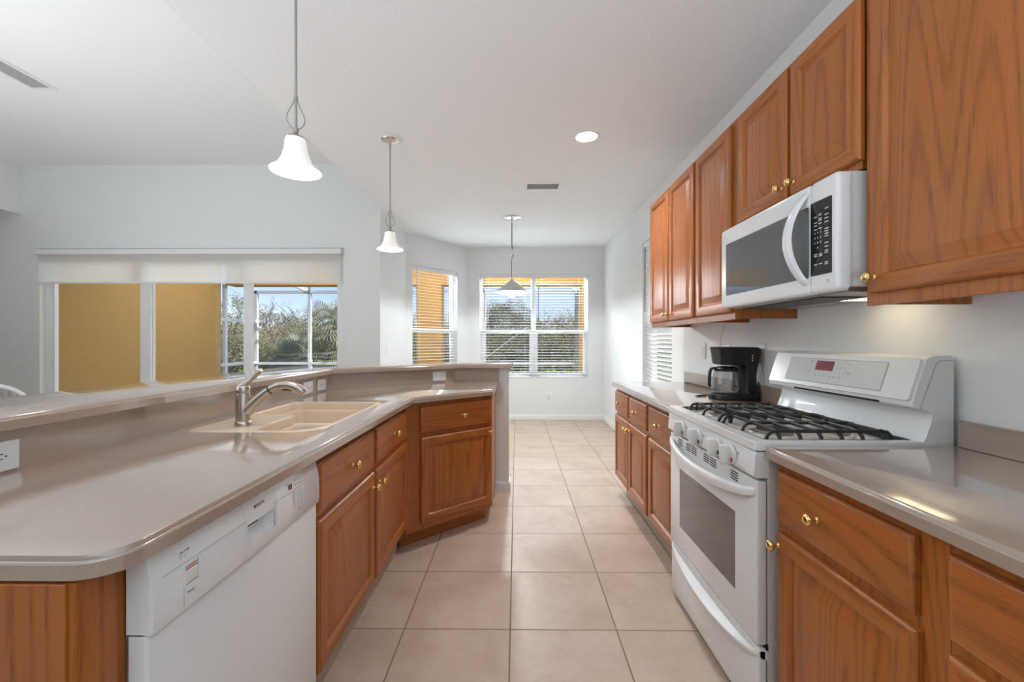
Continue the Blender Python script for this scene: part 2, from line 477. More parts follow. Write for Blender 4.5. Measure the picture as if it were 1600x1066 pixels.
# floor and ceilings
bm = NB(); prism(bm, [(-8.5, YF - .2), (1.5, YF - .2), (1.5, 6.86), (-.78, 6.86), (-1.62, 5.90), (-1.62, 4.93), (-8.5, 4.93)], -.1, 0); struct(obj('floor', bm, 'floor_tile', smooth=0))
bm = NB(); prism(bm, [(XG, YF - .1), (1.5, YF - .1), (1.5, 6.9), (-.72, 6.9), (XG - .0, 5.95)], ZC, ZC + .12); struct(obj('ceiling', bm, 'ceiling_paint', smooth=0))
bm = NB(); box(bm, -8.5, XG, YF - .1, YG + .16, ZG, ZG + .12); struct(obj('ceiling_great_room', bm, 'great_ceiling_paint', smooth=0))
bm = NB(); box(bm, XG - .006, XG, YF - .1, YG, ZC, ZG); struct(obj('wall_ceiling_step', bm, 'wall_paint', smooth=0))
# windows: opening rectangles
WZ0, WZ1 = .665, 2.315
NA, NB_ = (-1.52, 5.82), (-.765, YB)           # angled nook wall
nd_ = (Vector(NB_) - Vector(NA)); NL = nd_.length; nd_.normalize()
AW = (.11, NL - .24)                            # angled window span along that wall
BW = (-.585, 1.135)                             # back window X span
RW = (3.80, 4.68)                               # right wall window Y span
SL = (-5.435, -1.965); SZ = 2.30                 # sliding door
wall('wall_back', NB_, (XR, YB), 0, ZC, [(BW[0] - NB_[0], BW[1] - NB_[0], WZ0, WZ1)])
wall('wall_right', (XR, YB + .16), (XR, YF), 0, ZC, [(YB + .16 - RW[1], YB + .16 - RW[0], WZ0, WZ1)])
wall('wall_nook', NA, NB_, 0, ZC, [(AW[0], AW[1], WZ0, WZ1)])
wall('wall_nook_side', (XG, YG), (NA[0], NA[1] + .05), 0, ZC, thick=.14)
wall('wall_great_room', (-8.4, YG), (XG, YG), 0, ZG, [(8.4 + SL[0], 8.4 + SL[1], 0.02, SZ)], thick=.16)
wall('wall_rear', (1.5, YF), (-8.4, YF), 0, ZG, mat='rear_absorber', ext=False)
# left wall of the great room with a wide cased opening under a header
bm = NB(); box(bm, XL - .14, XL, YF, 1.2, 0, ZG); box(bm, XL - .14, XL, 1.2, YG, 2.69, ZG); struct(obj('wall_left', bm, 'wall_paint', smooth=0))
bm = NB(); box(bm, -8.5, -8.4, YF, YG + .1, 0, ZG); struct(obj('wall_far_left', bm, 'wall_paint', smooth=0))
# baseboards
def baseboard(name, p0, p1, h=.083, t=.013):
    p0, p1 = Vector(p0), Vector(p1); d = (p1 - p0).normalized(); L = (p1 - p0).length; n = Vector((d.y, -d.x))
    M = Matrix(((n.x, 0, d.x, p0.x), (n.y, 0, d.y, p0.y), (0, 1, 0, 0), (0, 0, 0, 1)))
    bm = NB(); prism(bm, [(0, 0), (t, 0), (t, h - .022), (t * .75, h - .014), (t * .45, h - .003), (0, h)], 0, L, M=M)
    struct(obj(name, bm, 'trim_white'))
baseboard('baseboard_back', (NB_[0], YB - .0005), (XR, YB - .0005))
baseboard('baseboard_right', (XR - .0005, YB), (XR - .0005, 3.50))
baseboard('baseboard_nook', (NA[0], NA[1]), NB_)
baseboard('baseboard_nook_side', (XG, YG), (XG, 5.82))
baseboard('baseboard_great_room', (SL[1] + .02, YG - .0005), (XG, YG - .0005))

# ------------------------------------------------------------------ peninsula knee wall, backsplash, counter, bar
K = [(-1.285, .633), (-1.285, 2.84), (-.512, 3.485), (-.063, 3.485)]
def ribbon(d0, d1, pl=K):
    a, b = polyoff(pl, d0), polyoff(pl, d1)
    return list(a) + list(reversed(b))
bm = NB(); prism(bm, list(reversed(ribbon(-.125, 0))), 0, 1.025); struct(obj('wall_peninsula', bm, 'wall_paint', smooth=0))
# skirting and cap moulding round the wall's end
bm = NB(); prism(bm, [(-.19, 3.4725), (-.050, 3.4725), (-.050, 3.623), (-.063, 3.623), (-.063, 3.485), (-.19, 3.485)], 0, .075)
prism(bm, [(-.19, 3.475), (-.053, 3.475), (-.053, 3.62), (-.063, 3.62), (-.063, 3.485), (-.19, 3.485)], .075, .088)
struct(obj('baseboard_peninsula', bm, 'trim_white'))
bm = NB()
for i, (e, z0, z1) in enumerate(((.016, 1.006, 1.025), (.010, .994, 1.006), (.005, .984, .994))):
    prism(bm, [(-.135, 3.485 - e), (-.063 + e, 3.485 - e), (-.063 + e, 3.62), (-.063, 3.62), (-.063, 3.485), (-.135, 3.485)], z0, z1)
struct(obj('trim_1', bm, 'trim_white'))

ZK = .914
EDGE = [(0.0015, -.037), (0, -.0355), (0, -.0125), (.002, -.0095), (.0045, -.0088), (.0058, -.0050), (.008, -.0012), (.011, 0)]
def counter(name, outline, radii, exposed, holes=(), ztop=ZK, label='', cat='countertop', parent=None):
    """stepped-edge solid-surface slab; exposed[i] says if edge i carries the profile"""
    bm = NB(); rings = []
    for ins, dz in EDGE:
        pl = offset_poly(outline, [ins if e else 0 for e in exposed])
        rr = [max(r - ins, .0006) if r > 0 else 0 for r in radii]
        rings.append([Vector((p[0], p[1], ztop + dz)) for p in round_poly(pl, rr, 8)])
    loft(bm, rings)
    top = [(p.x, p.y) for p in rings[-1]]; bot = [(p.x, p.y) for p in rings[0]]
    capfaces(bm, [top] + list(holes), ztop, True); capfaces(bm, [bot] + list(holes), ztop - .037, False)
    for h in holes: loft(bm, [[Vector((p[0], p[1], ztop)) for p in h], [Vector((p[0], p[1], ztop - .037)) for p in h]])
    o = obj(name, bm, 'solid_surface', parent, smooth=30)
    if label: tag(o, label, cat)
    return o
SX0, SX1, SY0, SY1 = -1.205, -.716, 1.515, 2.280     # sink outline
sink_out = rrect(SX0, SX1, SY0, SY1, [.05, .09, .05, .04], 8)
pen_t = thing('countertop', 'long taupe peninsula countertop with the cream sink set in it', 'countertop')
counter('slab', [(-.612, .633), (-.600, 2.48), (-.155, 2.876), (-.150, 3.485), (-.512, 3.485), (-1.285, 2.84), (-1.285, .633)],
        [.07, 0, .022, 0, 0, 0, 0], [1, 1, 1, 0, 0, 0, 1], [rrect(SX0 + .012, SX1 - .012, SY0 + .012, SY1 - .012, .035, 6)], parent=pen_t)
bm = NB(); prism(bm, list(reversed(ribbon(0.0005, .02, [K[0], K[1], K[2], (-.150, 3.485)]))), ZK, 1.025); obj('backsplash', bm, 'solid_surface', pen_t, smooth=0)
bar_pl = [(-1.285, .55), K[1], K[2], (-.03, 3.485)]
bar = list(reversed(ribbon(-.36, .062, bar_pl)))
def ccw(p): return p if sum(p[i - 1][0] * p[i][1] - p[i][0] * p[i - 1][1] for i in range(len(p))) > 0 else list(reversed(p))
bar = ccw(bar)
rad = [0] * len(bar)
counter('bar_top', bar, rad, [1] * len(bar), ztop=1.062, label='raised taupe bar top running along the peninsula above the sink counter', cat='bar top')

# ------------------------------------------------------------------ sink and faucet
sk = thing('sink', 'cream double bowl sink set into the peninsula counter under the faucet', 'sink', (0, 0, 0))
XS = SX1 - .013
hole = round_poly([(-.975, SY0 + .014), (XS, SY0 + .014), (XS, SY1 - .018), (-1.185, SY1 - .018), (-1.185, 1.872), (-.975, 1.872)], [.07, .13, .06, .06, .05, .03], 8)
bowls = ((-1.181, XS - .004, 1.888, SY1 - .022, [.06, .06, .06, .06], .20), (-.971, XS - .004, SY0 + .018, 1.856, [.066, .126, .05, .05], .17))
bm = NB()
o2 = offset_poly(sink_out, .004)
loft(bm, [[Vector((p[0], p[1], ZK + .0003)) for p in sink_out], [Vector((p[0], p[1], ZK + .0025)) for p in o2]])
capfaces(bm, [o2, hole], ZK + .0025, True)
loft(bm, [[Vector((p[0], p[1], ZK + dz)) for p in offset_poly(hole, e)] for e, dz in ((0, .0025), (.0015, -.001), (.003, -.006), (.0035, -.038))])
capfaces(bm, [offset_poly(hole, .0035)] + [rrect(*b[:5], 8) for b in bowls], ZK - .038, True)
obj('rim', bm, 'sink_cream', sk, smooth=50)
for x0, x1, y0, y1, rs, dep in bowls:
    bm = NB(); rings = []
    for ins, dz in ((0, -.038), (.003, -.041), (.006, -.05), (.012, -dep * .6), (.018, -dep + .03), (.026, -dep + .012), (.036, -dep + .003), (.045, -dep)):
        rings.append([Vector((p[0], p[1], ZK + dz)) for p in rrect(x0 + ins, x1 - ins, y0 + ins, y1 - ins, [max(.012, r - ins) for r in rs], 8)])
    loft(bm, rings, False, True)
    bw = obj('bowl', bm, 'sink_cream', sk, smooth=60)
    cx, cy = (x0 + x1) / 2, (y0 + y1) / 2
    bm = NB(); lathe(bm, [(.045, .001), (.045, .004), (.036, .004), (.03, .0015), (.001, .0012)], 20, (cx, cy, ZK - dep)); obj('drain', bm, 'steel_bright', bw)

fc = thing('faucet', 'brushed nickel single lever pull-out faucet at the sink', 'faucet', (-1.055, 1.628, ZK + .0025), R(10)); fc.scale = (.95, .95, .95)
bm = NB(); lathe(bm, [(.001, 0), (.0315, 0), (.0315, .004), (.030, .016), (.0275, .0185), (.0275, .021)], 28); obj('base', bm, 'nickel', fc)
bm = NB(); lathe(bm, [(.0275, .021), (.0278, .024), (.0275, .07), (.0262, .128), (.0255, .131), (.0245, .1315)], 28)
# spout arm leaving the body's side, rising
pts = [(.012, 0, .058), (.035, 0, .082), (.06, 0, .108), (.085, 0, .131), (.099, 0, .141)]
tube(bm, pts, .02, 18, rads=[.026, .025, .0225, .0195, .0185], flat=(1, 1))
obj('body', bm, 'nickel', fc, smooth=50)
bm = NB(); tube(bm, [(.098, 0, .1405), (.1025, 0, .1432)], .0188, 18); obj('joint_ring', bm, 'black_plastic', fc)
bm = NB()
pts = [(.102, 0, .143), (.122, 0, .1535), (.145, 0, .160), (.168, 0, .1605), (.190, 0, .155), (.210, 0, .1455), (.226, 0, .134), (.233, 0, .126)]
tube(bm, pts, .018, 18, rads=[.0182, .0185, .0182, .018, .0185, .0195, .0185, .013])
sh = obj('spray_head', bm, 'nickel', fc, smooth=60)
bm = NB(); tube(bm, [(.150, 0, .1425), (.170, 0, .143), (.186, 0, .139)], .006, 10, flat=(1.6, .8)); obj('spray_button', bm, 'black_plastic', sh)
bm = NB(); lathe(bm, [(.0245, .1315), (.0258, .134), (.0262, .146), (.0245, .158), (.018, .168), (.001, .171)], 28)
pts = [(-.004, 0, .158), (.012, 0, .172), (.030, 0, .187), (.046, 0, .203), (.060, 0, .218), (.066, 0, .224)]
tube(bm, pts, .01, 14, rads=[.020, .0175, .0125, .0105, .0125, .0105], flat=(1.15, .8)); obj('lever', bm, 'nickel', fc, smooth=60)

# ------------------------------------------------------------------ wall plates
def outlet(label, loc, rz, kind='outlet', wide=False, group=None):
    t = thing('wall_outlet' if kind == 'outlet' else 'light_switch', label, 'outlet' if kind == 'outlet' else 'switch', loc, rz, group)
    w, h = (.118, .074) if wide else (.074, .118)
    bm = NB(); box(bm, -w / 2, w / 2, -.0055, 0, -h / 2, h / 2, .003, 2); obj('cover_plate', bm, 'plate_white', t)
    if kind == 'outlet':
        for s in (-1, 1):
            c = (s * .02, 0) if wide else (0, s * .02)
            bm = NB(); box(bm, c[0] - .0145, c[0] + .0145, -.0072, -.0055, c[1] - .0145, c[1] + .0145, .0008, 1)
            so = obj('socket', bm, 'plate_white', t)
            bm = NB()
            if wide:
                for dz in (-.006, .006): box(bm, c[0] - .006, c[0] + .002, -.0076, -.0071, c[1] + dz - .001, c[1] + dz + .001)
                cyl(bm, (c[0] + .008, -.0076, c[1]), (c[0] + .008, -.0071, c[1]), .0022, n=10)
            else:
                for dx in (-.006, .006): box(bm, c[0] + dx - .001, c[0] + dx + .001, -.0076, -.0071, c[1] - .002, c[1] + .006)
                cyl(bm, (c[0], -.0076, c[1] - .008), (c[0], -.0071, c[1] - .008), .0022, n=10)
            obj('slots', bm, 'dark_gap', so)
        bm = NB(); cyl(bm, (0, -.0066, 0), (0, -.0054, 0), .0028, n=10); obj('screw', bm, 'vent_mid', t)
    else:
        bm = NB(); box(bm, -.017, .017, -.0085, -.0055, -.033, .033, .0012, 1); obj('rocker', bm, 'plate_white', t)
    return t
XB = -1.2645
outlet('white outlet on the peninsula backsplash at the left edge, beside the near counter end', (XB, 1.004, .958), PI / 2, wide=True)
outlet('white outlet low on the backsplash right behind the faucet spout tip', (XB, 2.555, .962), PI / 2, wide=True)
outlet('white outlet on the backsplash just right of the one behind the spout', (XB, 2.735, .962), PI / 2, wide=True)
sd = (Vector(K[2]) - Vector(K[1])).normalized(); sa = math.atan2(sd.y, sd.x)
pp = Vector(polyoff(K, .0205)[1]) + sd * .845
outlet('white outlet on the angled stretch of backsplash near the bar end', (pp.x, pp.y, .965), sa, wide=True)
outlet('small white outlet low on the back wall under the double window', (.523, YB - .0005, .372), 0)
outlet('slim white plate on the wall left of the coffee maker', (XR - .0005, 3.15, 1.172), -PI / 2, 'switch')
outlet('white switch plate on the wall between coffee maker and range panel', (XR - .0005, 2.405, 1.172), -PI / 2, 'switch')
ow = outlet('white outlet on the wall half hidden behind the coffee maker', (XR - .0005, 2.80, 1.165), -PI / 2)
outlet('thin white switch plate on the short wall left of the nook window', (XG + .0005, 5.02, 1.13), PI / 2, 'switch')

# ------------------------------------------------------------------ cabinets
def nest(bm, w, h, rings, back=True):
    """nested rectangles (inset, y) from back to front; slot 0 vertical grain, slot 1 horizontal rails"""
    vs = []
    for ins, y in rings:
        vs.append([bm.verts.new((x, y, z)) for x, z in ((ins, ins), (w - ins, ins), (w - ins, h - ins), (ins, h - ins))])
    last = len(vs) - 2
    for k, (a, b) in enumerate(zip(vs, vs[1:])):
        for i in range(4):
            j = (i + 1) % 4
            f = bm.faces.new((a[i], a[j], b[j], b[i]))
            f.material_index = 1 if (i in (0, 2) and rings[k][0] < .056) else 0
    bm.faces.new(vs[-1])
    if back: bm.faces.new(list(reversed(vs[0])))
KNOB = [(.0085, 0), (.0085, .0018), (.0065, .003), (.0050, .006), (.0048, .012), (.006, .0150), (.0118, .0178), (.0150, .0215), (.0152, .0245), (.0132, .0285), (.0085, .0312), (.001, .032)]
KNOB = [(r * 1.02, z * 1.08) for r, z in KNOB]
def knob(parent, x, z, y=-.02):
    bm = NB(); lathe(bm, KNOB, 20, (x, y, z), (0, -1, 0)); return obj('knob', bm, 'brass', parent, smooth=50)
def door(parent, x0, x1, z0, z1, kx=None, kz=None, y=-.001, t=.02, fr=.058):
    w, h = x1 - x0, z1 - z0; bm = NB()
    nest(bm, w, h, [(0, 0), (0, -t + .008), (.0025, -t + .004), (.007, -t + .0008), (.010, -t), (fr - .012, -t), (fr - .008, -t + .0008),
                    (fr - .004, -t + .006), (fr, -t + .0115), (fr + .005, -t + .0115), (fr + .008, -t + .0105), (fr + .036, -t + .0016), (fr + .038, -t + .0004), (fr + .041, -t)])
    bm.transform(Matrix.Translation((x0, y, z0)))
    d = obj('door', bm, ['oak_v', 'oak_h'], parent, smooth=25)
    if kx is not None: knob(d, kx, kz, y - t)
    return d
def drawer(parent, x0, x1, z0, z1, kx=None, kz=None, y=-.001, t=.02):
    w, h = x1 - x0, z1 - z0; bm = NB()
    nest(bm, w, h, [(0, 0), (0, -t + .008), (.002, -t + .005), (.006, -t + .002), (.012, -t + .0005), (.016, -t)])
    bm.transform(Matrix.Translation((x0, y, z0)))
    d = obj('drawer', bm, ['oak_h', 'oak_h'], parent, smooth=25)
    if kx is not None: knob(d, kx, kz if kz is not None else (z0 + z1) / 2, y - t)
    return d
def carcass(parent, w, depth, z0, z1, frame=True):
    bm = NB(); box(bm, 0, w, 0.0, depth, z0, z1, .001, 1); return obj('cabinet_body', bm, 'oak_v', parent, smooth=25)
def toekick(parent, x0, x1, y0, z1=.151, mat='toe_paint', y1=.12):
    bm = NB(); box(bm, x0, x1, y0, y1, 0, z1); return obj('toe_kick', bm, mat, parent, smooth=0)

# peninsula: faces +X  (rz=+90: local x -> +Y, local -y -> +X)
FX = -.650
t = thing('cabinet_end_panel', 'oak end panel of the peninsula at lower left beside the dishwasher', 'cabinet', (-.669, .638, 0), PI / 2)
bm = NB(); box(bm, 0, .084, 0.0, .58, 0, .873, .003, 2); obj('end_panel', bm, 'oak_v', t, smooth=25)
bm = NB(); box(bm, -.006, 0.0, .012, .58, 0, .873, .001, 1); obj('end_skin', bm, 'oak_v', t, smooth=25)

SB = thing('sink_base_cabinet', 'oak sink base cabinet with two drawers and two doors beside the dishwasher', 'cabinet', (FX, 1.335, 0), PI / 2)
wS = 1.150
bm = NB(); box(bm, 0, wS, 0, .02, .150, .873, .001, 1); box(bm, 0, .018, .02, .60, .150, .873); box(bm, wS - .018, wS, .02, .60, .150, .873); box(bm, .018, wS - .018, .02, .60, .150, .17); box(bm, .018, wS - .018, .585, .60, .125, .873)
obj('cabinet_body', bm, 'oak_v', SB, smooth=0)
toekick(SB, 0.0, wS, .055)
DZ0, DZ1, RZ0, RZ1 = .168, .660, .688, .848
drawer(SB, .022, .545, RZ0, RZ1, .285); drawer(SB, .577, 1.105, RZ0, RZ1, .84)
door(SB, .022, .548, DZ0, DZ1, .518, .600); door(SB, .574, 1.105, DZ0, DZ1, .604, .600)
bm = NB(); box(bm, .012, .03, -.003, .0, .60, .64)
bm.free()

AD = R(42); ad = Vector((math.cos(AD), math.sin(AD)))
AO = (-.650, 2.487)
wA = (.650 - .168) / ad.x
t = thing('corner_cabinet', 'angled oak end cabinet with one wide drawer and one door', 'cabinet', (AO[0], AO[1], 0), AD)
bm = NB()
# body footprint in local coordinates: face along x, sides clipped to the counter
Mi = (Matrix.Translation((AO[0], AO[1], 0)) @ Matrix.Rotation(AD, 4, 'Z')).inverted()
loc = lambda x, y: tuple((Mi @ Vector((x, y, 0)))[:2])
prism(bm, ccw([(0, 0), (wA, 0), loc(-.168, 3.46), loc(-.52, 3.46), loc(-.72, 3.28), loc(-.70, 2.50)]), .105, .873)
obj('cabinet_body', bm, 'oak_v', t, smooth=0)
bm = NB(); e = wA - .035
prism(bm, ccw([(.0, .085), (wA - .002, .085), loc(-.175, 3.40), loc(-.5, 3.40), loc(-.70, 2.62)]), 0, .106); obj('toe_kick', bm, 'oak_h', t, smooth=0)
xa = .088
drawer(t, xa, wA - .012, RZ0, RZ1, xa + .305); door(t, xa + .004, wA - .012, .140, DZ1, wA - .038, .628)

# right side: faces -X  (rz=-90: local x -> -Y, local -y -> -X)
FR = .815
def right_base(name, label, y1, w, fronts, depth=.565, end=False):
    t = thing(name, label, 'cabinet', (FR, y1, 0), -PI / 2)
    carcass(t, w, depth, .150, .873); toekick(t, 0, w, .075)
    for f in fronts:
        (drawer if f[0] == 'd' else door)(t, *f[1:])
    return t
right_base('base_cabinet', 'oak base cabinet with two doors and drawers at the far counter end', 3.45, .855,
           [('d', .012, .405, RZ0, RZ1, .20), ('d', .437, .835, RZ0, RZ1, .63), ('p', .012, .418, DZ0, DZ1, .388, .610), ('p', .424, .835, DZ0, DZ1, .454, .610)])
right_base('base_cabinet', 'oak base cabinet with one door and drawer, left of the range', 2.594, .489,
           [('d', .018, .470, RZ0, RZ1, .225), ('p', .018, .470, DZ0, DZ1)])
right_base('base_cabinet', 'oak base cabinet with brass knobs immediately right of the range', 1.325, .52,
           [('d', .018, .462, RZ0, RZ1, .195), ('p', .018, .468, DZ0, DZ1, .030, .622)])
right_base('base_cabinet', 'oak base cabinet cut off by the lower right edge of the photo', .804, .62,
           [('d', .010, .60, RZ0, RZ1), ('p', .010, .60, DZ0, DZ1)])
ctf = thing('countertop', 'taupe countertop left of the range with the coffee maker on it', 'countertop')
counter('slab', [(.775, 2.100), (XR - .001, 2.100), (XR - .001, 3.475), (.775, 3.475)], [0, 0, 0, .015], [0, 0, 1, 1], parent=ctf)
bm = NB(); box(bm, XR - .021, XR - .001, 2.10, 3.475, ZK, ZK + .083, .002, 1); obj('backsplash', bm, 'solid_surface', ctf)
ctn = thing('countertop', 'empty taupe countertop right of the range in the foreground', 'countertop')
counter('slab', [(.775, .20), (XR - .001, .20), (XR - .001, 1.330), (.775, 1.330)], [0, 0, 0, .004], [0, 0, 0, 1], parent=ctn)
bm = NB(); box(bm, XR - .021, XR - .001, .20, 1.327, ZK, ZK + .083, .002, 1); obj('backsplash', bm, 'solid_surface', ctn)

FU = 1.080; UZ0, UZ1 = 1.350, 2.335
def upper(name, label, y1, w, fronts, z0=UZ0):
    t = thing(name, label, 'cabinet', (FU, y1, 0), -PI / 2)
    dep = XR - FU - .002
    bm = NB()
    # hollow underside: side panels, back, deck raised above the face frame's lower rail
    box(bm, 0, w, .018, dep, z0 + .030, UZ1); box(bm, 0, .016, .018, dep, z0 + .004, z0 + .031); box(bm, w - .016, w, .018, dep, z0 + .004, z0 + .031)
    obj('cabinet_body', bm, 'oak_v', t, smooth=0)
    bm = NB(); box(bm, 0, w, 0, .0185, z0, UZ1, .0015, 1); obj('face_frame', bm, 'oak_h' if False else 'oak_v', t)
    for f in fronts: door(t, *f)
    return t
UD0, UD1 = 1.386, 2.318
upper('wall_cabinet', 'tall oak wall cabinet with two narrow doors at the far end', 3.395, .845, [(.008, .408, UD0, UD1, .380, UD0 + .045), (.424, .830, UD0, UD1, .454, UD0 + .045)])
upper('wall_cabinet', 'tall oak wall cabinet with one door, left of the microwave', 2.548, .443, [(.018, .425, UD0, UD1)])
upper('wall_cabinet', 'short oak wall cabinet with two doors above the microwave', 2.103, .765, [(.052, .420, 1.806, UD1, .395, 1.85), (.442, .782 - .005, 1.806, UD1, .470, 1.85)], z0=1.782)
upper('wall_cabinet', 'big oak wall cabinet at upper right, nearest the viewer', 1.320, .78, [(.030, .74, UD0, UD1, .052, UD0 + .045)])

# ------------------------------------------------------------------ dishwasher
dw = thing('dishwasher', 'white dishwasher under the peninsula counter', 'dishwasher', (-.664, .7255, 0), PI / 2)
wD = .602
bm = NB(); box(bm, .004, wD - .004, .0, .56, .02, .868); obj('body', bm, 'appliance_side_shaded', dw, smooth=0)
bm = NB(); box(bm, -.0105, wD, -.036, 0, .105, .738, .006, 3); obj('door', bm, 'appliance_white', dw)
bm = NB(); box(bm, .01, wD - .01, .045, .06, 0, .10); obj('toe_kick', bm, 'appliance_side_shaded', dw, smooth=0)
# control panel: gently bowed front made of strips around the handle recess
PZ0, PZ1 = .738, .8715
def pan_y(z):
    u = (z - PZ0) / (PZ1 - PZ0); return -.046 + .014 * max(0, (u - .35)) ** 2 / .42 + (.003 * (1 - u / .12) if u < .12 else 0)
bm = NB()
def strip(x0, x1, z0, z1, n=8, dy=0):
    rg = []
    for i in range(n + 1):
        z = z0 + (z1 - z0) * i / n
        rg.append([Vector((x0, pan_y(z) + dy, z)), Vector((x1, pan_y(z) + dy, z))])
    loft(bm, rg, closed=False)
hx0, hx1, hz0, hz1 = .246, .354, .768, .815
strip(-.0065, hx0, PZ0, PZ1); strip(hx1, wD - .004, PZ0, PZ1); strip(hx0, hx1, PZ0, hz0, 3); strip(hx0, hx1, hz1, PZ1, 5)
for xx in (-.0105, wD):      # rounded ends
    s = 1 if xx < .1 else -1
    rg = []
    for i in range(9):
        z = PZ0 + (PZ1 - PZ0) * i / 8; y = pan_y(z)
        rg.append([Vector((xx, 0, z)), Vector((xx, y + .006, z)), Vector((xx + s * .0012, y + .0018, z)), Vector((xx + s * .004, y, z))])
    loft(bm, rg, closed=False)
box(bm, -.0105, wD, -.030, 0, PZ0 - .0005, PZ0 + .002); box(bm, -.0105, wD, -.030, 0, PZ1 - .004, PZ1 - .001)
cpn = obj('control_panel', bm, 'appliance_white', dw, smooth=40)
# handle pocket: scooped bowl
bm = NB(); rings = []
for k, (ins, dy) in enumerate(((-.002, .0012), (.0004, .0012), (.001, .006), (.004, .018), (.012, .026), (.024, .029))):
    pl = rrect(hx0 + ins, hx1 - ins, hz0 + ins * .7, hz1 - ins * .35, .004 + ins * .4, 4)
    rings.append([Vector((p[0], pan_y(min(p[1], .85)) + dy, p[1])) for p in pl])
loft(bm, rings, False, True); obj('handle', bm, 'appliance_white', cpn, smooth=60)
def mark(parent, name, mat, rects, yf, th=.0006, split=False):
    if split:
        for r in rects: mark(parent, name, mat, [r], yf, th)
        return
    bm = NB()
    for x0, x1, z0, z1 in rects:
        y = yf((z0 + z1) / 2) if callable(yf) else yf
        box(bm, x0, x1, y - th, y + .0002, z0, z1)
    return obj(name, bm, mat, parent, smooth=0)
mark(cpn, 'seam', 'seam_grey', [(.012, .246, .8255, .8262), (.354, .49, .8255, .8262)] + [(.055, .0556, .829, .848)], pan_y)
for x in (.238, .362):
    bm = NB(); strip(x, x + .0008, PZ0, PZ1, dy=-.0003); obj('seam', bm, 'seam_grey', cpn, smooth=0)
textmesh('brand_lettering', 'BOSCH', .0125, 'legend_black', cpn, facemat(.298, pan_y(.845) - .0003, .845))
mark(cpn, 'display', 'display_red', [(.428, .4445, .826, .847)], pan_y)
mark(cpn, 'indicator_dot', 'legend_black', [(x, x + .0026, .8355, .838) for x in (.452, .463, .475, .486)] + [(.516, .5185, z, z + .0024) for z in (.836, .8455, .853)], pan_y, split=True)
mark(cpn, 'program_label', 'legend_grey', [(.448, .459, .843, .8442), (.461, .471, .8465, .8477), (.474, .482, .8465, .8477), (.486, .494, .8465, .8477), (.455, .47, .8505, .8517), (.412, .428, .8515, .8526), (.523, .532, .8455, .8465), (.523, .53, .8535, .8545), (.47, .482, .7665, .7676), (.47, .482, .7625, .7636)], pan_y, split=True)
bm = NB()
for x in (.449, .468, .487): box(bm, x, x + .0165, pan_y(.80) - .0012, pan_y(.80) + .002, .780, .822, .001, 1)
obj('program_buttons', bm, 'knob_white', cpn)
mark(cpn, 'button_outline', 'seam_grey', [(.4455, .4462, .774, .824), (.4655, .4662, .780, .822), (.4845, .4852, .780, .822)], pan_y)
mark(cpn, 'latch_stripes', 'legend_red', [(.063, .089, .8155, .8172), (.063, .089, .811, .8127)], pan_y)
bm = NB(); box(bm, .061, .0905, pan_y(.80) - .0022, pan_y(.80) + .002, .786, .8095, .002, 2); obj('power_button', bm, 'knob_white', cpn)
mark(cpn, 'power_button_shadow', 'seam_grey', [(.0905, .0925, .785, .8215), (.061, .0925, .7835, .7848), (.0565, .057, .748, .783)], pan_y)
textmesh('power_lettering', 'On / Off', .0062, 'legend_grey', cpn, facemat(.0665, pan_y(.846) - .0003, .846))
textmesh('power_lettering', 'Power', .0066, 'legend_grey', cpn, facemat(.074, pan_y(.768) - .0004, .768))
mark(cpn, 'rinse_light', 'legend_light', [(.063, .067, .836, .840)], pan_y)

# ------------------------------------------------------------------ range
RY = 2.092
rg_ = thing('gas_range', 'white gas range with black grates between the right counters', 'range', (.790, RY, 0), -PI / 2)
wR = .755
bm = NB(); box(bm, 0, wR, 0, .565, .03, .905); box(bm, .02, wR - .02, .03, .5, 0, .03); obj('body', bm, 'appliance_side_shaded', rg_, smooth=0)
# oven door
bm = NB()
def ring_y(z): return -.040
box(bm, .004, wR - .004, -.036, -.003, .283, .800, .007, 3); od = obj('oven_door', bm, 'appliance_white', rg_)
mark(od, 'oven_window', 'oven_glass', [(.125, wR - .135, .388, .655)], -.0362, .0008)
bm = NB()
n = 24; rgs = []
for i in range(n + 1):      # bowed bar handle with thick rounded section, running into the door at both ends
    u = i / n; x = .010 + (wR - .020) * u; bow = 4 * u * (1 - u); bow = bow ** .75
    yo = -.036 - .046 * bow; zc = .766 - .036 * bow; hh = .014 + .006 * bow
    rgs.append([Vector((x, yo + a, zc + b)) for a, b in ((.012, hh), (.003, hh), (-.003, hh * .7), (-.005, 0), (-.003, -hh * .8), (.004, -hh), (.013, -hh))])
loft(bm, rgs, True, True); obj('door_handle', bm, 'appliance_white', od, smooth=50)
rects = []
for gx, cols in ((.105, 1), (.20, 2), (.375, 2), (.59, 1)):
    for c in range(cols):
        for k in range(4):
            rects.append((gx + c * .058, gx + c * .058 + .05, .788 - k * .0088, .7918 - k * .0088))
mark(od, 'vent_slot', 'dark_gap', rects, -.0362, .0006, split=True)
# storage drawer
bm = NB(); box(bm, .004, wR - .004, -.030, -.003, .030, .272, .006, 3)
rgs = []
for i in range(n + 1):
    u = i / n; x = .004 + (wR - .008) * u; bow = (4 * u * (1 - u)) ** .7
    yo = -.028 - .030 * bow; zc = .262 - .052 * bow
    rgs.append([Vector((x, yo + a, zc + b)) for a, b in ((.026 + .02 * bow, .006 + .035 * bow), (.004, .007), (-.002, .004), (-.003, -.004), (.0, -.012), (.012, -.020), (.03 + .01 * bow, -.026))])
loft(bm, rgs, True, True); obj('drawer', bm, 'appliance_white', rg_, smooth=50)
bm = NB(); box(bm, .002, wR - .002, -.006, 0, .270, .286); obj('door_gap', bm, 'dark_gap', rg_, smooth=0)
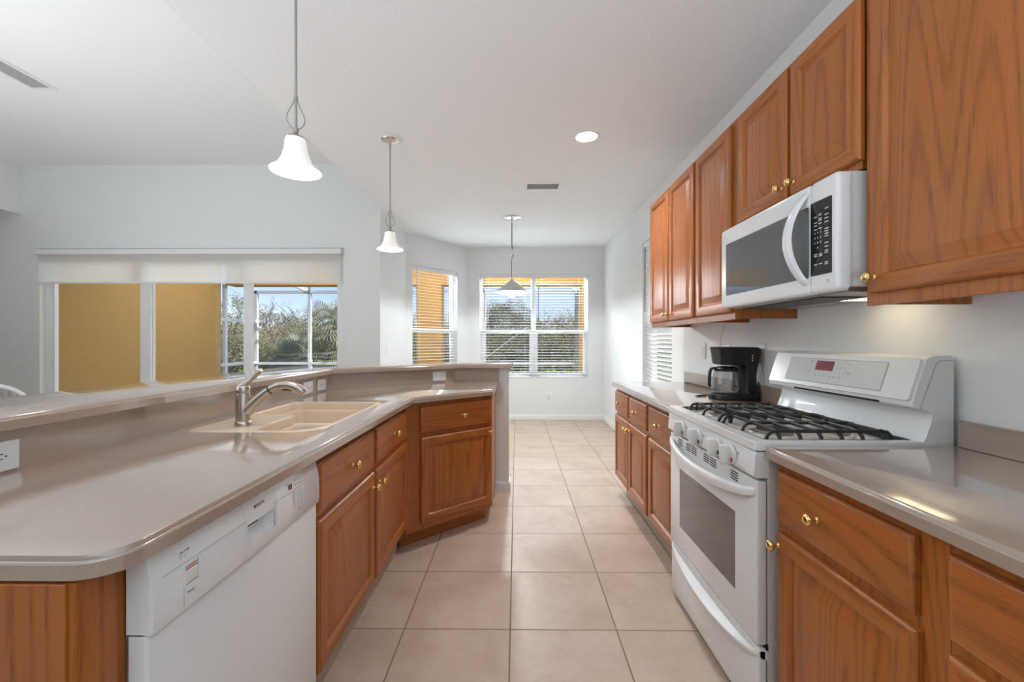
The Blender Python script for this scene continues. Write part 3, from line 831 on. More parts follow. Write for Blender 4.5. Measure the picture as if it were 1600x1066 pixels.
# control panel (slanted) and cooktop
bm = NB()
prof = [(0.0, .812), (-.040, .812), (-.046, .818), (-.040, .885), (-.036, .893), (0.0, .893)]
loft(bm, [[Vector((x, y, z)) for y, z in prof] for x in (.001, .006, wR - .006, wR - .001)], True, True)
cp = obj('control_panel', bm, 'appliance_white', rg_, smooth=30)
for kx in (.185, .352, .520, .617):
    bm = NB(); c = (kx, -.0435, .851)
    lathe(bm, [(.001, .012), (.0320, .012), (.0335, .010), (.0335, .002), (.031, 0)], 32, c, (0, -1, -.085))
    box(bm, kx - .011, kx + .011, -.086, -.050, .851 - .033, .851 + .033, .006, 3)
    kb = obj('knob', bm, 'knob_white', cp, smooth=40)
    red = kx > .6
    bm = NB(); box(bm, kx + .0125, kx + .021, -.0568, -.0545, .829, .843); obj('pointer_mark', bm, 'legend_red' if red else 'legend_black', kb, smooth=0)
rects = [(x + .036, x + .042, .862, .868) for x in (.185, .352, .617)] + [(x - .02, x + .03, .8875, .8882) for x in (.40, .66)]
mark(cp, 'burner_symbol', 'legend_grey', rects, -.0425, .001, split=True)
mark(cp, 'warning_text', 'legend_red', [(.655, .70, .824, .8248)], -.0468, .0006)
bm = NB(); box(bm, 0, wR, -.044, .535, .896, .912, .004, 2)
prism(bm, rrect(0, wR, -.044, .535, .01), .908, .9235, [rrect(.030, wR - .030, .004, .470, .015)])
prism(bm, rrect(.003, wR - .003, -.041, .532, .01), .9235, .926, [rrect(.028, wR - .028, .002, .472, .015)])
ct = obj('cooktop', bm, 'appliance_white', rg_, smooth=35)
bm = NB(); loft(bm, [[Vector((p[0], p[1], z_)) for p in rrect(.028 + e, wR - .028 - e, .002 + e, .472 - e, .015)] for e, z_ in ((0, .9262), (.003, .9268), (.010, .924), (.026, .9135), (.028, .912))]); obj('tray_rim', bm, 'burner_black', ct, smooth=20)
bm = NB(); prism(bm, rrect(.050, wR - .050, .024, .450, .012), .911, .9132); obj('tray', bm, 'cooktop_enamel', ct, smooth=0)
for bx, by, br in ((.205, .125, .042), (.205, .345, .036), (.555, .125, .05), (.555, .345, .036)):
    bm = NB(); lathe(bm, [(br + .02, 0), (br + .016, .005), (br, .008), (br, .012), (.001, .012)], 28, (bx, by, .9130)); bu = obj('burner', bm, 'burner_metal', ct, smooth=40)
    bm = NB(); lathe(bm, [(br * .9, .012), (br * .92, .016), (br * .8, .019), (.001, .020)], 28, (bx, by, .9130)); obj('burner_cap', bm, 'burner_black', bu, smooth=40)
def grate(x0, x1, label):
    bm = NB(); y0, y1, zt, zb = .034, .440, .945, .914; W_, H_ = .012, .011
    # long bars front to back with legs at both ends
    xs = [x0 + .012, (x0 + x1) / 2, x1 - .012]
    for x in xs:
        rectsweep(bm, [(x, y0 - .004, zb), (x, y0 + .002, zt - .014), (x, y0 + .014, zt - .002), (x, y0 + .03, zt), (x, y1 - .03, zt), (x, y1 - .014, zt - .002), (x, y1 - .002, zt - .014), (x, y1 + .004, zb)], (0, 0, 1) if False else (0, .3, 1), W_, H_)
    # fingers across, their outer ends curling down
    ny = 6
    for i in range(ny):
        y = y0 + .035 + (y1 - y0 - .07) * i / (ny - 1)
        
        rectsweep(bm, [(x0 - .004, y, zb), (x0 + .001, y, zt - .016), (x0 + .012, y, zt - .004), (x0 + .028, y, zt), (x1 - .028, y, zt), (x1 - .012, y, zt - .004), (x1 - .001, y, zt - .016), (x1 + .004, y, zb)], (.3, 0, 1), W_ * .9, H_)
        for x in xs: box(bm, x - .004, x + .004, y - .006, y + .006, zt, zt + .007, .001, 1)
    g = obj('grate', bm, 'cast_iron', rg_, smooth=35); return g
grate(.058, .372, ''); grate(.384, wR - .058, '')
# back guard: side profile (y local depth, z)
gprof = [(.575, .905), (.575, 1.190), (.565, 1.197), (.505, 1.193), (.492, 1.185), (.448, 1.048), (.450, 1.036), (.462, 1.030), (.512, 1.018), (.505, .985), (.490, .940), (.482, .926), (.482, .905)]
bm = NB(); rings = []
loft(bm, [[Vector((x, y, z)) for y, z in gprof] for x in (.002, wR - .002)], True, True)
bg = obj('back_guard', bm, 'appliance_white', rg_, smooth=30)
mark(bg, 'side_seam', 'seam_grey', [], 0) if False else None
# control head face, tilted
hd0, hd1 = Vector((0, .448, 1.048)), Vector((0, .492, 1.185)); hu = (hd1 - hd0).normalized(); hn = Vector((0, -hu.z, hu.y))
def headM(x, s, off=0): 
    o = hd0 + hu * s + hn * off
    return Matrix(((1, 0, 0, x), (0, hu.y, hn.y, o.y), (0, hu.z, hn.z, o.z), (0, 0, 0, 1)))
bm = NB(); HH = (hd1 - hd0).length
prism(bm, rrect(.010, wR - .010, .004, HH - .002, .010), 0, .010, M=headM(0, 0)); hp = obj('control_head', bm, 'appliance_white', bg, smooth=30)
bm = NB(); prism(bm, rrect(.130, wR - .120, .024, HH - .022, .003), .0098, .0112, M=headM(0, 0)); tp = obj('touch_panel', bm, 'panel_grey', hp, smooth=0)
bm = NB(); prism(bm, rrect(.126, wR - .116, .021, HH - .019, .003), .0098, .0106, M=headM(0, 0)); obj('panel_border', bm, 'seam_grey', hp, smooth=0)
bm = NB(); prism(bm, [(.300, .075), (.398, .075), (.398, .115), (.300, .115)], .011, .0118, M=headM(0, 0)); obj('clock_display', bm, 'display_plum', tp, smooth=0)
def dots(lst, h=.0015, w=.006):
    for x, s in lst:
        bm = NB(); prism(bm, [(x, s), (x + w, s), (x + w, s + h), (x, s + h)], .011, .0116, M=headM(0, 0)); obj('panel_legend', bm, 'legend_grey', tp, smooth=0)
dots([(.265, .112), (.265, .108), (.268, .098), (.262, .084), (.266, .070), (.238, .068), (.238, .094)], .0022, .012)
dots([(.305 + .026 * i, .052) for i in range(6)] + [(.305 + .026 * i, .0485) for i in range(6)], .002, .012)
dots([(.47, .106), (.47, .074), (.474, .070)], .002, .016)
for i, ch in enumerate('123456789'):
    textmesh('keypad_digit', ch, .0075, 'legend_grey', tp, headM(.420 + .0185 * (i % 3), .110 - .021 * (i // 3), .0115))
bm = NB(); prism(bm, [(.19, 0), (.63, 0), (.63, .007), (.19, .007)], 0, .002, M=Matrix.Translation((0, .4485, 1.0335)) @ Matrix.Rotation(R(100), 4, 'X')); obj('vent_gap', bm, 'dark_gap', bg, smooth=0)
# seam down the side of the guard (the end nearest the camera)
bm = NB()
for a, b in (((.470, 1.028), (.520, 1.170)), ((.520, 1.170), (.532, 1.180)), ((.532, 1.180), (.574, 1.181))):
    a, b = Vector((wR - .0016, *a)), Vector((wR - .0016, *b)); cyl(bm, a, b, .0012, n=6)
obj('side_seam', bm, 'seam_grey', bg)

# ------------------------------------------------------------------ microwave
mw = thing('microwave', 'white over-the-range microwave with black glass door', 'microwave', (1.03, 2.098, 0), -PI / 2)
wM = .760; MZ0, MZ1 = 1.402, 1.779
bm = NB(); box(bm, .002, wM - .002, .012, .352, MZ0 + .012, MZ1 - .002, .004, 2); bd = obj('body', bm, 'appliance_side_shaded', mw)
bm = NB()
prof = []
for x0 in (0, wM):
    pass
def mface(x0, x1, z0, z1, y0, y1, r):
    rings = []
    for ins, y in ((0, y1), (0, y0 + .012), (.002, y0 + .006), (.006, y0 + .002), (.012, y0)):
        rings.append([Vector((p[0], y, p[1])) for p in rrect(x0 + ins, x1 - ins, z0 + ins, z1 - ins, max(.002, r - ins * .5), 6)])
    loft(bm, rings, True, True)
mface(0, .632, MZ0, MZ1, -.025, .012, .016); md = obj('door', bm, 'appliance_white', mw, smooth=40)
bm = NB(); mface(.633, wM, MZ0, MZ1, -.025, .012, .016); mc = obj('control_panel', bm, 'appliance_white', mw, smooth=40)
bm = NB(); prism(bm, rrect(.055, .628, 1.459, 1.703, .006), 0, .002, M=Matrix.Translation((0, -.0247, 0)) @ Matrix.Rotation(PI / 2, 4, 'X')); obj('door_window', bm, 'oven_glass', md, smooth=0)
bm = NB(); prism(bm, rrect(.640, .736, 1.461, 1.708, .004), 0, .002, M=Matrix.Translation((0, -.0247, 0)) @ Matrix.Rotation(PI / 2, 4, 'X')); kp = obj('keypad', bm, 'black_glass', mc, smooth=0)
bm = NB(); rgs = []
for i in range(25):
    u = i / 24; b = math.sin(PI * u) ** .8; z = 1.435 + .318 * u
    y = -.020 - .060 * b; w = .019 + .003 * b
    xc = .612 - .018 * b
    rgs.append([Vector((xc + a, y + c, z)) for a, c in ((-w, .004), (-w * .85, -.004), (-w * .4, -.008), (w * .4, -.008), (w * .85, -.004), (w, .004), (w * .7, .010), (-w * .7, .010))])
loft(bm, rgs, True, True); obj('handle', bm, 'appliance_white', md, smooth=60)
rects = []
for (x, w), zs in (((.657, .013), (1.655, 1.636, 1.626, 1.613)), ((.678, .014), (1.658, 1.646, 1.640, 1.630, 1.614)), ((.706, .016), (1.672, 1.652, 1.640, 1.628, 1.606, 1.598, 1.590, 1.582, 1.560, 1.548)), ((.657, .014), (1.530, 1.524, 1.496)), ((.680, .015), (1.528, 1.522, 1.496)), ((.706, .015), (1.535, 1.528, 1.497, 1.491))):
    rects += [(x, x + w, z, z + .0032) for z in zs]
mark(kp, 'keypad_legends', 'legend_light', rects, -.0267, .0004)
for i, ch in enumerate('1234567890'):
    textmesh('keypad_digit', ch, .010, 'legend_light', kp, facemat(.661 + .0135 * (i % 3) if i < 9 else .6745, -.0270, 1.602 - .0165 * (i // 3)))
mark(mc, 'emblem', 'legend_grey', [(.712, .7165, 1.437, 1.4405), (.7195, .724, 1.437, 1.4405), (.712, .724, 1.4315, 1.433)], -.0252, .0004)
bm = NB(); box(bm, .03, wM - .02, .02, .34, MZ0 - .004, MZ0 + .013, .002, 1); bt = obj('underside', bm, 'burner_metal', mw)
bm = NB(); box(bm, .08, .60, .035, .20, MZ0 - .008, MZ0 - .003, .001, 1); obj('grease_filter', bm, 'cast_iron', bt)
bm = NB(); box(bm, .46, .66, .20, .30, MZ0 - .007, MZ0 - .0035, .001, 1); obj('cooktop_lamp', bm, 'hood_glow', bt)
bm = NB()
for z0, z1 in ((1.695, 1.765), (1.47, 1.66)): box(bm, wM - .0025, wM - .0012, .325, .342, z0, z1)
obj('side_vents', bm, 'seam_grey', bd)
bm = NB(); box(bm, wM - .004, wM - .0015, .020, .0215, MZ0 + .012, MZ1 - .004); obj('side_seam', bm, 'seam_grey', bd)

# ------------------------------------------------------------------ coffee maker + carafe
cmk = thing('coffee_maker', 'black drip coffee maker on the counter left of the range', 'coffee maker', (1.10, 2.42, ZK), R(-90))
# local: -y faces the aisle (depth along +y toward wall), x across
cmk.rotation_euler = (0, 0, R(-84))
bm = NB()
lathe(bm, [(.001, 0)], 4) if False else None
def slabpoly(r, d): # rounded plan, front round
    pts = []
    for i in range(13): 
        a = PI + PI * i / 12; pts.append((r * math.cos(a), .090 + .090 * math.sin(a)))
    pts += [(r, d - .02), (r - .02, d), (-r + .02, d), (-r, d - .02)]
    return pts
rings = []
for s, z in ((.96, 0), (1, .004), (1, .026), (.97, .034), (.90, .036)):
    rings.append([Vector((p[0] * s, .12 + (p[1] - .12) * s, z)) for p in slabpoly(.092, .258)])
loft(bm, rings, True, True); obj('base', bm, 'black_plastic', cmk, smooth=40)
bm = NB(); lathe(bm, [(.001, .0365), (.066, .0365), (.068, .038), (.066, .0395), (.001, .0395)], 28, (0, .092, 0)); obj('warming_plate', bm, 'steel_bright', cmk)
bm = NB(); rings = []
for z, w, y0, y1 in ((.030, .086, .170, .258), (.08, .080, .175, .248), (.14, .079, .176, .243), (.19, .083, .172, .250), (.23, .088, .165, .258), (.292, .093, .15, .262)):
    rings.append([Vector((p[0], p[1], z)) for p in rrect(-w, w, y0, y1, .022, 5)])
loft(bm, rings, True, True); obj('tower', bm, 'black_plastic', cmk, smooth=50)
bm = NB(); rings = []
for z, s in ((.196, .72), (.200, .90), (.212, .95), (.25, .985), (.283, 1.02), (.290, 1.05), (.297, 1.05), (.300, 1.0)):
    rings.append([Vector((p[0] * s, .15 + (max(p[1], .022) - .15) * s * (.90 if p[1] < .1 else 1), z)) for p in slabpoly(.090, .25)])
loft(bm, rings, True, True); hdm = obj('brew_basket', bm, 'black_plastic', cmk, smooth=40)
bm = NB()
for i in range(5): box(bm, .089 - .001, .0905, .20, .206, .222 + i * .013, .230 + i * .013)
obj('water_window', bm, 'legend_light', cmk)
bm = NB(); box(bm, -.012, .012, .0365, .041, .253, .258); obj('badge', bm, 'legend_light', hdm)
bm = NB(); tube(bm, [(.06, .255, .03), (.065, .268, .05), (.04, .272, .10), (.03, .270, .06), (.05, .266, .01), (.02, .262, .006), (-.10, .24, .005), (-.16, .17, .005), (-.15, .02, .005), (-.115, -.03, .005), (-.10, -.02, .005), (-.10, .03, .005)], .0032, 8); obj('power_cord', bm, 'cord_black', cmk, smooth=60)
cr = thing('carafe', 'glass carafe with black handle in the coffee maker', 'carafe', (0, 0, 0), 0)
cr.location = cmk.matrix_basis @ Vector((0, .092, .0395)); cr.rotation_euler = (0, 0, R(-84))
bm = NB(); lathe(bm, [(.001, .0003), (.057, .0003), (.0635, .006), (.0655, .02), (.0640, .05), (.0605, .085), (.0555, .110), (.0535, .124), (.0525, .124), (.0543, .109), (.0590, .085), (.0625, .05), (.0640, .02), (.062, .0075), (.056, .002), (.001, .002)], 36)
obj('glass', bm, 'carafe_glass', cr, smooth=60); cr.scale = (1.08, 1.12, 1.05); cmk.scale = (.93, .97, .985)
bm = NB(); lathe(bm, [(.0545, .113), (.0565, .116), (.0565, .128), (.052, .133), (.03, .140), (.001, .141)], 32); obj('lid', bm, 'black_plastic', cr)
bm = NB(); rectsweep(bm, [(0, -.052, .128), (0, -.066, .131), (0, -.078, .126), (0, -.085, .110), (0, -.087, .08), (0, -.088, .045), (0, -.086, .030)], (1, 0, 0), .011, .018); obj('handle', bm, 'black_plastic', cr, smooth=50)
# thin cord from the cabinet's underside to the outlet
bm = NB(); tube(bm, [(XR - .015, 2.80, 1.352), (XR - .012, 2.845, 1.31), (XR - .012, 2.872, 1.26), (XR - .012, 2.872, 1.215), (XR - .018, 2.80, 1.188)], .0022, 8)
box(bm, XR - .026, XR - .0085, 2.787, 2.813, 1.172, 1.204, .003, 2)
tag(obj('power_cord', bm, 'cord_white', smooth=60), 'thin white cord hanging from the wall cabinet above the coffee maker', 'cord')

# ------------------------------------------------------------------ pendants
def pendant(label, loc, zr, S=1.0):
    """bell-shade pendant; loc on the ceiling, zr rim height"""
    t = thing('pendant_light', label, 'pendant light', (loc[0], loc[1], ZC), 0, 'bell pendants over the bar')
    z = lambda v: v - ZC
    bm = NB(); lathe(bm, [(.083, 0), (.085, -.004), (.080, -.008), (.066, -.010)], 36); obj('ceiling_plate', bm, 'trim_white', t)
    bm = NB(); lathe(bm, [(.066, -.010), (.064, -.014), (.052, -.022), (.030, -.030), (.012, -.034), (.012, -.05), (.001, -.052)], 32); obj('canopy', bm, 'nickel_bright', t)
    zs = zr + .128
    bm = NB(); cyl(bm, (0, 0, z(zs + .03)), (0, 0, -.045), .0052, n=14)
    lathe(bm, [(.005, z(zs + .150)), (.008, z(zs + .152)), (.008, z(zs + .166)), (.005, z(zs + .168))], 14); obj('stem', bm, 'nickel_wire', t)
    for s in (0, PI):
        bm = NB(); pts = []
        for i in range(20):
            u = i / 19; a = u
            r = .006 + .026 * (math.sin(PI * u ** 1.55)) ** 1.0
            pts.append((r * math.cos(s + .5), r * math.sin(s + .5), z(zs + .155 - u * .125 if u < .9 else zs + .155 - .9 * .125 - (u - .9) * .07)))
        tube(bm, pts, .0022, 8); obj('wire_loop', bm, 'nickel_wire', t, smooth=60)
    bm = NB(); lathe(bm, [(.001, z(zs + .040)), (.009, z(zs + .038)), (.0105, z(zs + .030)), (.008, z(zs + .022)), (.012, z(zs + .014)), (.028, z(zs + .006)), (.0385, z(zs - .002)), (.037, z(zs - .004)), (.001, z(zs - .004))], 28); obj('shade_cap', bm, 'nickel_wire', t)
    bm = NB()
    o_ = [(.036, zs - .003), (.0385, zs - .012), (.0405, zs - .03), (.044, zs - .052), (.051, zs - .076), (.062, zs - .098), (.076, zs - .116), (.089, zs - .126), (.094, zs - .128)]
    lathe(bm, [(r, z(h)) for r, h in o_] + [(.0945, z(zr - .002)), (.093, z(zr - .003))], 48); sh = obj('lamp_shade', bm, 'opal_glass', t, smooth=60)
    bm = NB(); lathe(bm, [(.093, z(zr - .003)), (.088, z(zr + .004))] + [(r - .005, z(h - .002)) for r, h in reversed(o_[:-2])], 48); obj('shade_lining', bm, 'opal_inner', sh, smooth=60)
    bm = NB(); lathe(bm, [(.001, z(zs - .03)), (.012, z(zs - .035)), (.022, z(zs - .055)), (.024, z(zs - .075)), (.016, z(zs - .092)), (.001, z(zs - .098))], 20); obj('bulb', bm, 'bulb_glow', t, smooth=60)
    lamp('pendant_bulb', 'POINT', (loc[0], loc[1], zr + .0), (0, 0, 0), 2.5, (1, .94, .84), shadow_soft_size=.03).parent = None
    return t
pendant('large-looking bell pendant with white shade hanging nearest, over the sink counter', (-.868, 1.66), 1.912)
pendant('smaller-looking bell pendant with white shade and round ceiling canopy over the far bar', (-.935, 3.13), 1.925)
# nook pendant
NP = (-.055, 5.13)
t = thing('pendant_light', 'grey metal cone pendant hanging before the back double window', 'pendant light', (NP[0], NP[1], ZC))
z = lambda v: v - ZC
bm = NB(); lathe(bm, [(.112, 0), (.114, -.006), (.105, -.012), (.075, -.018), (.040, -.026), (.020, -.034), (.018, -.055), (.001, -.057)], 36); obj('canopy', bm, 'nickel_bright', t)
bm = NB(); cyl(bm, (0, 0, z(2.385)), (0, 0, -.05), .0055, n=10); cyl(bm, (.005, 0, z(2.36)), (.002, 0, z(2.39)), .006, n=10); cyl(bm, (-.006, 0, z(2.0)), (-.004, 0, z(2.27)), .0035, n=10); obj('cord', bm, 'cord_black', t)
bm = NB(); lathe(bm, [(.001, z(2.345)), (.006, z(2.34)), (.012, z(2.325)), (.022, z(2.305)), (.0285, z(2.290)), (.027, z(2.278)), (.018, z(2.255)), (.009, z(2.238)), (.006, z(2.228)), (.001, z(2.225))], 24)
tube(bm, [(.002, 0, z(2.33)), (.022, 0, z(2.318)), (.034, 0, z(2.29)), (.028, 0, z(2.262)), (.004, 0, z(2.24))], .003, 8); obj('counterweight', bm, 'nickel_bright', t)
bm = NB(); lathe(bm, [(.004, z(2.008)), (.012, z(2.004)), (.016, z(1.990)), (.030, z(1.975)), (.106, z(1.912)), (.197, z(1.846)), (.206, z(1.838)), (.207, z(1.835))], 40); sh = obj('lamp_shade', bm, 'cone_metal', t, smooth=50)
bm = NB(); lathe(bm, [(.207, z(1.835)), (.202, z(1.837)), (.195, z(1.843)), (.103, z(1.909)), (.02, z(1.972))], 40); obj('shade_lining', bm, 'cone_inner', sh, smooth=50)
bm = NB(); lathe(bm, [(.001, z(1.93)), (.02, z(1.925)), (.03, z(1.90)), (.028, z(1.88)), (.001, z(1.865))], 18); obj('bulb', bm, 'bulb_glow', t, smooth=60)
bm = NB(); tube(bm, [(-.196, 0, z(1.838)), (-.06, 0, z(1.818)), (-.048, 0, z(1.798)), (-.03, 0, z(1.782)), (0, 0, z(1.776)), (.03, 0, z(1.782)), (.048, 0, z(1.798)), (.06, 0, z(1.818)), (.196, 0, z(1.838))], .004, 8); obj('pull_handle', bm, 'nickel_wire', t, smooth=60)
lamp('nook_bulb', 'POINT', (NP[0], NP[1], 1.862), (0, 0, 0), 44, (.92, .96, 1), shadow_soft_size=.03)

# recessed light and vents
t = thing('recessed_light', 'lit round recessed light in the kitchen ceiling', 'recessed light', (.512, 3.11, ZC))
bm = NB(); lathe(bm, [(.094, 0), (.093, -.004), (.085, -.006), (.078, -.003), (.076, 0.0)], 40); obj('trim_ring', bm, 'trim_white', t)
bm = NB(); lathe(bm, [(.001, -.0032), (.074, -.0032), (.0775, -.0022), (.0775, -.0005)], 40); obj('lens', bm, 'lamp_glow', t)
lamp('recessed_bulb', 'SPOT', (.512, 3.11, ZC - .01), (0, 0, 0), 66, (1, .97, .94), spot_size=R(130), spot_blend=.8, shadow_soft_size=.07)
def vent(label, cx, cy, zc, lx, ly, along, slatmat):
    t = thing('ceiling_vent', label, 'vent', (cx, cy, zc))
    bm = NB(); prism(bm, rrect(-lx / 2, lx / 2, -ly / 2, ly / 2, .004), -.007, 0, [rrect(-lx / 2 + .03, lx / 2 - .03, -ly / 2 + .03, ly / 2 - .03, .002)]); obj('frame', bm, 'trim_white', t, smooth=20)
    bm = NB(); box(bm, -lx / 2 + .03, lx / 2 - .03, -ly / 2 + .03, ly / 2 - .03, -.001, -.0003); obj('duct', bm, 'vent_dark', t, smooth=0)
    bm = NB()
    if along == 'x':
        k = int((ly - .06) / .016)
        for i in range(k):
            y = -ly / 2 + .036 + (ly - .072) * i / max(1, k - 1); rectsweep(bm, [(-lx / 2 + .03, y, -.004), (lx / 2 - .03, y, -.004)], (0, .7, .7), .0012, .010)
    else:
        k = int((lx - .06) / .022)
        for i in range(k):
            x = -lx / 2 + .036 + (lx - .072) * i / max(1, k - 1); rectsweep(bm, [(x, -ly / 2 + .03, -.004), (x, ly / 2 - .03, -.004)], (.7, 0, .7), .0012, .011)
    obj('louvres', bm, slatmat, t, smooth=0)
vent('small white ceiling vent beyond the recessed light', .253, 4.09, ZC, .36, .20, 'x', 'slat_white')
vent('dark slotted ceiling vent in the great room at upper left', -3.75, 2.98, ZG, .20, .72, 'y', 'vent_mid')

# ------------------------------------------------------------------ windows (frames, sashes, glass) and blinds
def window(name, p0, p1, z0, z1, lites=1, thick=.16):
    """p0->p1 with the room on the right-hand side; frame sits in the outer half of the wall"""
    p0, p1 = Vector(p0), Vector(p1); d = (p1 - p0).normalized(); L = (p1 - p0).length; n = Vector((-d.y, d.x))
    t = bpy.data.objects.new(name, None); COL.objects.link(t); t.empty_display_size = .1; struct(t)
    t.matrix_basis = Matrix(((d.x, n.x, 0, p0.x), (d.y, n.y, 0, p0.y), (0, 0, 1, 0), (0, 0, 0, 1)))
    a, b = .085, .150; f = .032
    w1 = L / lites
    zm = 1.405
    bm = NB()
    box(bm, .001, L - .001, a, b, z0 + .001, z0 + f); box(bm, .001, L - .001, a, b, z1 - f, z1 - .001); box(bm, .001, f, a, b, z0 + f, z1 - f); box(bm, L - f, L - .001, a, b, z0 + f, z1 - f)
    for k in range(1, lites): box(bm, w1 * k - .038, w1 * k + .038, a - .02, b, z0 + f, z1 - f)
    obj('window_frame', bm, 'vinyl_white', t, smooth=0)
    for k in range(lites):
        x0, x1 = w1 * k + (f if k == 0 else .038), w1 * (k + 1) - (f if k == lites - 1 else .038)
        bm = NB(); s = .028
        box(bm, x0, x1, a + .003, a + .038, zm - .026, zm + .026)
        box(bm, x0, x0 + s, a + .008, a + .034, z0 + f, zm); box(bm, x1 - s, x1, a + .008, a + .034, z0 + f, zm); box(bm, x0, x1, a + .008, a + .034, z0 + f, z0 + f + s + .01)
        sa_ = obj('sash', bm, 'vinyl_white', t, smooth=0)
        bm = NB(); box(bm, x0 + .002, x1 - .002, a + .020, a + .024, z0 + f, z1 - f); obj('pane', bm, 'window_glass', sa_, smooth=0)
    bm = NB(); box(bm, .001, L - .001, -.012, a, z0 + .0005, z0 + .016, .003, 1); obj('window_sill', bm, 'trim_white', t)
    return t
dA = nd_
WA = window('window_1', Vector(NA) + dA * AW[0], Vector(NA) + dA * AW[1], WZ0, WZ1, 1)
WBk = window('window_2', (BW[0], YB), (BW[1], YB), WZ0, WZ1, 2)
WRt = window('window_3', (XR, RW[1]), (XR, RW[0]), WZ0, WZ1, 1)
def blind(label, p0, p1, z0, z1, tilt=6, pitch=.0435, zbot=None, group=None, wand=True):
    p0, p1 = Vector(p0), Vector(p1); d = (p1 - p0).normalized(); L = (p1 - p0).length; n = Vector((-d.y, d.x))
    t = thing('window_blind', label, 'blind', group=group)
    t.matrix_basis = Matrix(((d.x, n.x, 0, p0.x), (d.y, n.y, 0, p0.y), (0, 0, 1, 0), (0, 0, 0, 1)))
    y0 = .046; zt = z1 - .045
    bm = NB(); box(bm, .005, L - .005, y0 - .028, y0 + .028, z1 - .046, z1 - .003, .003, 1); obj('headrail', bm, 'slat_white', t)
    bm = NB(); box(bm, .0, L, y0 - .036, y0 - .0285, z1 - .058, z1 - .001, .002, 1); obj('valance', bm, 'slat_white', t)
    zb = z0 + .045 if zbot is None else zbot
    k = int((zt - zb) / pitch); bm = NB(); c, s = math.cos(R(tilt)), math.sin(R(tilt))
    for i in range(k):
        zc = zt - pitch * (i + .7)
        sec = [(-.025, -.0008), (-.012, .0006), (0, .0011), (.012, .0006), (.025, -.0008)]
        top = [(y * c - zz * s, y * s + zz * c) for y, zz in [(q[0], q[1] + .0008) for q in sec]]; bot = [(y * c - zz * s, y * s + zz * c) for y, zz in [(q[0], q[1] - .0008) for q in reversed(sec)]]
        rr = [[Vector((x, y0 + y, zc + zz)) for y, zz in top + bot] for x in (.008, L - .008)]
        loft(bm, rr, True, True)
    obj('slats', bm, 'slat_white', t, smooth=30)
    zl = zt - pitch * (k + .5)
    bm = NB(); box(bm, .007, L - .007, y0 - .025, y0 + .025, zl - .012, zl + .006, .003, 1); obj('bottom_rail', bm, 'slat_white', t)
    bm = NB()
    for x in (.13, L - .13) if L < 1.0 else (.13, L / 2, L - .13):
        for yy in (y0 - .026, y0 + .026): cyl(bm, (x, yy, zl), (x, yy, zt), .0009, n=6)
    obj('ladder_cord', bm, 'cord_white', t)
    if wand:
        bm = NB(); cyl(bm, (.07, y0 - .042, z1 - .75), (.07, y0 - .040, z1 - .05), .0045, n=8); obj('tilt_wand', bm, 'cage_bronze', t)
    return t
blind('white slatted blind on the angled nook window', Vector(NA) + dA * (AW[0] + .006), Vector(NA) + dA * (AW[1] - .006), WZ0, WZ1)
bmid = (BW[0] + BW[1]) / 2
blind('white slatted blind on the left half of the back window, behind the cone pendant', (BW[0] + .006, YB), (bmid - .006, YB), WZ0, WZ1)
blind('white slatted blind on the right half of the back window', (bmid + .006, YB), (BW[1] - .006, YB), WZ0, WZ1)
blind('white slatted blind on the right wall window, beside the tall cabinets', (XR, RW[1] - .006), (XR, RW[0] + .006), WZ0, WZ1, tilt=-42)

# ------------------------------------------------------------------ sliding glass door and roller shade
sd_ = bpy.data.objects.new('door_1', None); COL.objects.link(sd_); sd_.empty_display_size = .1; struct(sd_)
sd_.location = (SL[0], YG, 0); LS = SL[1] - SL[0]
bm = NB(); box(bm, .001, .05, .07, .155, .021, SZ - .001); box(bm, LS - .05, LS - .001, .07, .155, .021, SZ - .001); box(bm, .05, LS - .05, .07, .155, SZ - .05, SZ - .001); box(bm, .05, LS - .05, .07, .155, .021, .05)
obj('door_frame', bm, 'vinyl_white', sd_, smooth=0)
def sx(px): # X on the door plane (Y = YG+.1) for a photo column, as offset along the opening
    th = math.atan(7 / 663); a = (px - 800) / 663
    return (YG + .09) * (math.cos(th) * a - math.sin(th)) / (math.sin(th) * a + math.cos(th)) - SL[0]
stiles = [(.05, sx(88)), (sx(221), sx(238)), (sx(381), sx(394)), (LS - .095, LS - .05)]
for k in range(3):
    a0, a1 = stiles[k][0], stiles[k + 1][1]
    y = .075 + .03 * (k % 2)
    w0 = (stiles[k][1] - stiles[k][0]); w1 = stiles[k + 1][1] - stiles[k + 1][0]
    if k > 0: a0 += w0 * .06
    bm = NB(); box(bm, a0, stiles[k][1], y, y + .028, .05, SZ - .05); box(bm, stiles[k + 1][0], a1 - w1 * .06, y, y + .028, .05, SZ - .05)
    box(bm, stiles[k][1], stiles[k + 1][0], y, y + .028, .05, .13); box(bm, stiles[k][1], stiles[k + 1][0], y, y + .028, SZ - .11, SZ - .05)
    pn = obj('sliding_panel', bm, 'vinyl_white', sd_, smooth=0)
    bm = NB(); box(bm, stiles[k][1] - .005, stiles[k + 1][0] + .005, y + .011, y + .016, .12, SZ - .10); obj('pane', bm, 'window_glass', pn, smooth=0)
t = thing('roller_shade', 'translucent white roller shade drawn a little down over the sliding doors', 'shade', (SL[0], YG, 0))
bm = NB(); box(bm, -.012, LS + .0, -.062, -.003, 2.222, 2.282, .004, 1); obj('cassette', bm, 'slat_white', t)
bm = NB(); box(bm, .02, LS - .01, -.034, -.0325, 1.915, 2.224); obj('fabric', bm, 'shade_fabric', t, smooth=0)
bm = NB(); box(bm, .02, LS - .01, -.040, -.026, 1.895, 1.917, .003, 1); obj('bottom_bar', bm, 'slat_white', t)

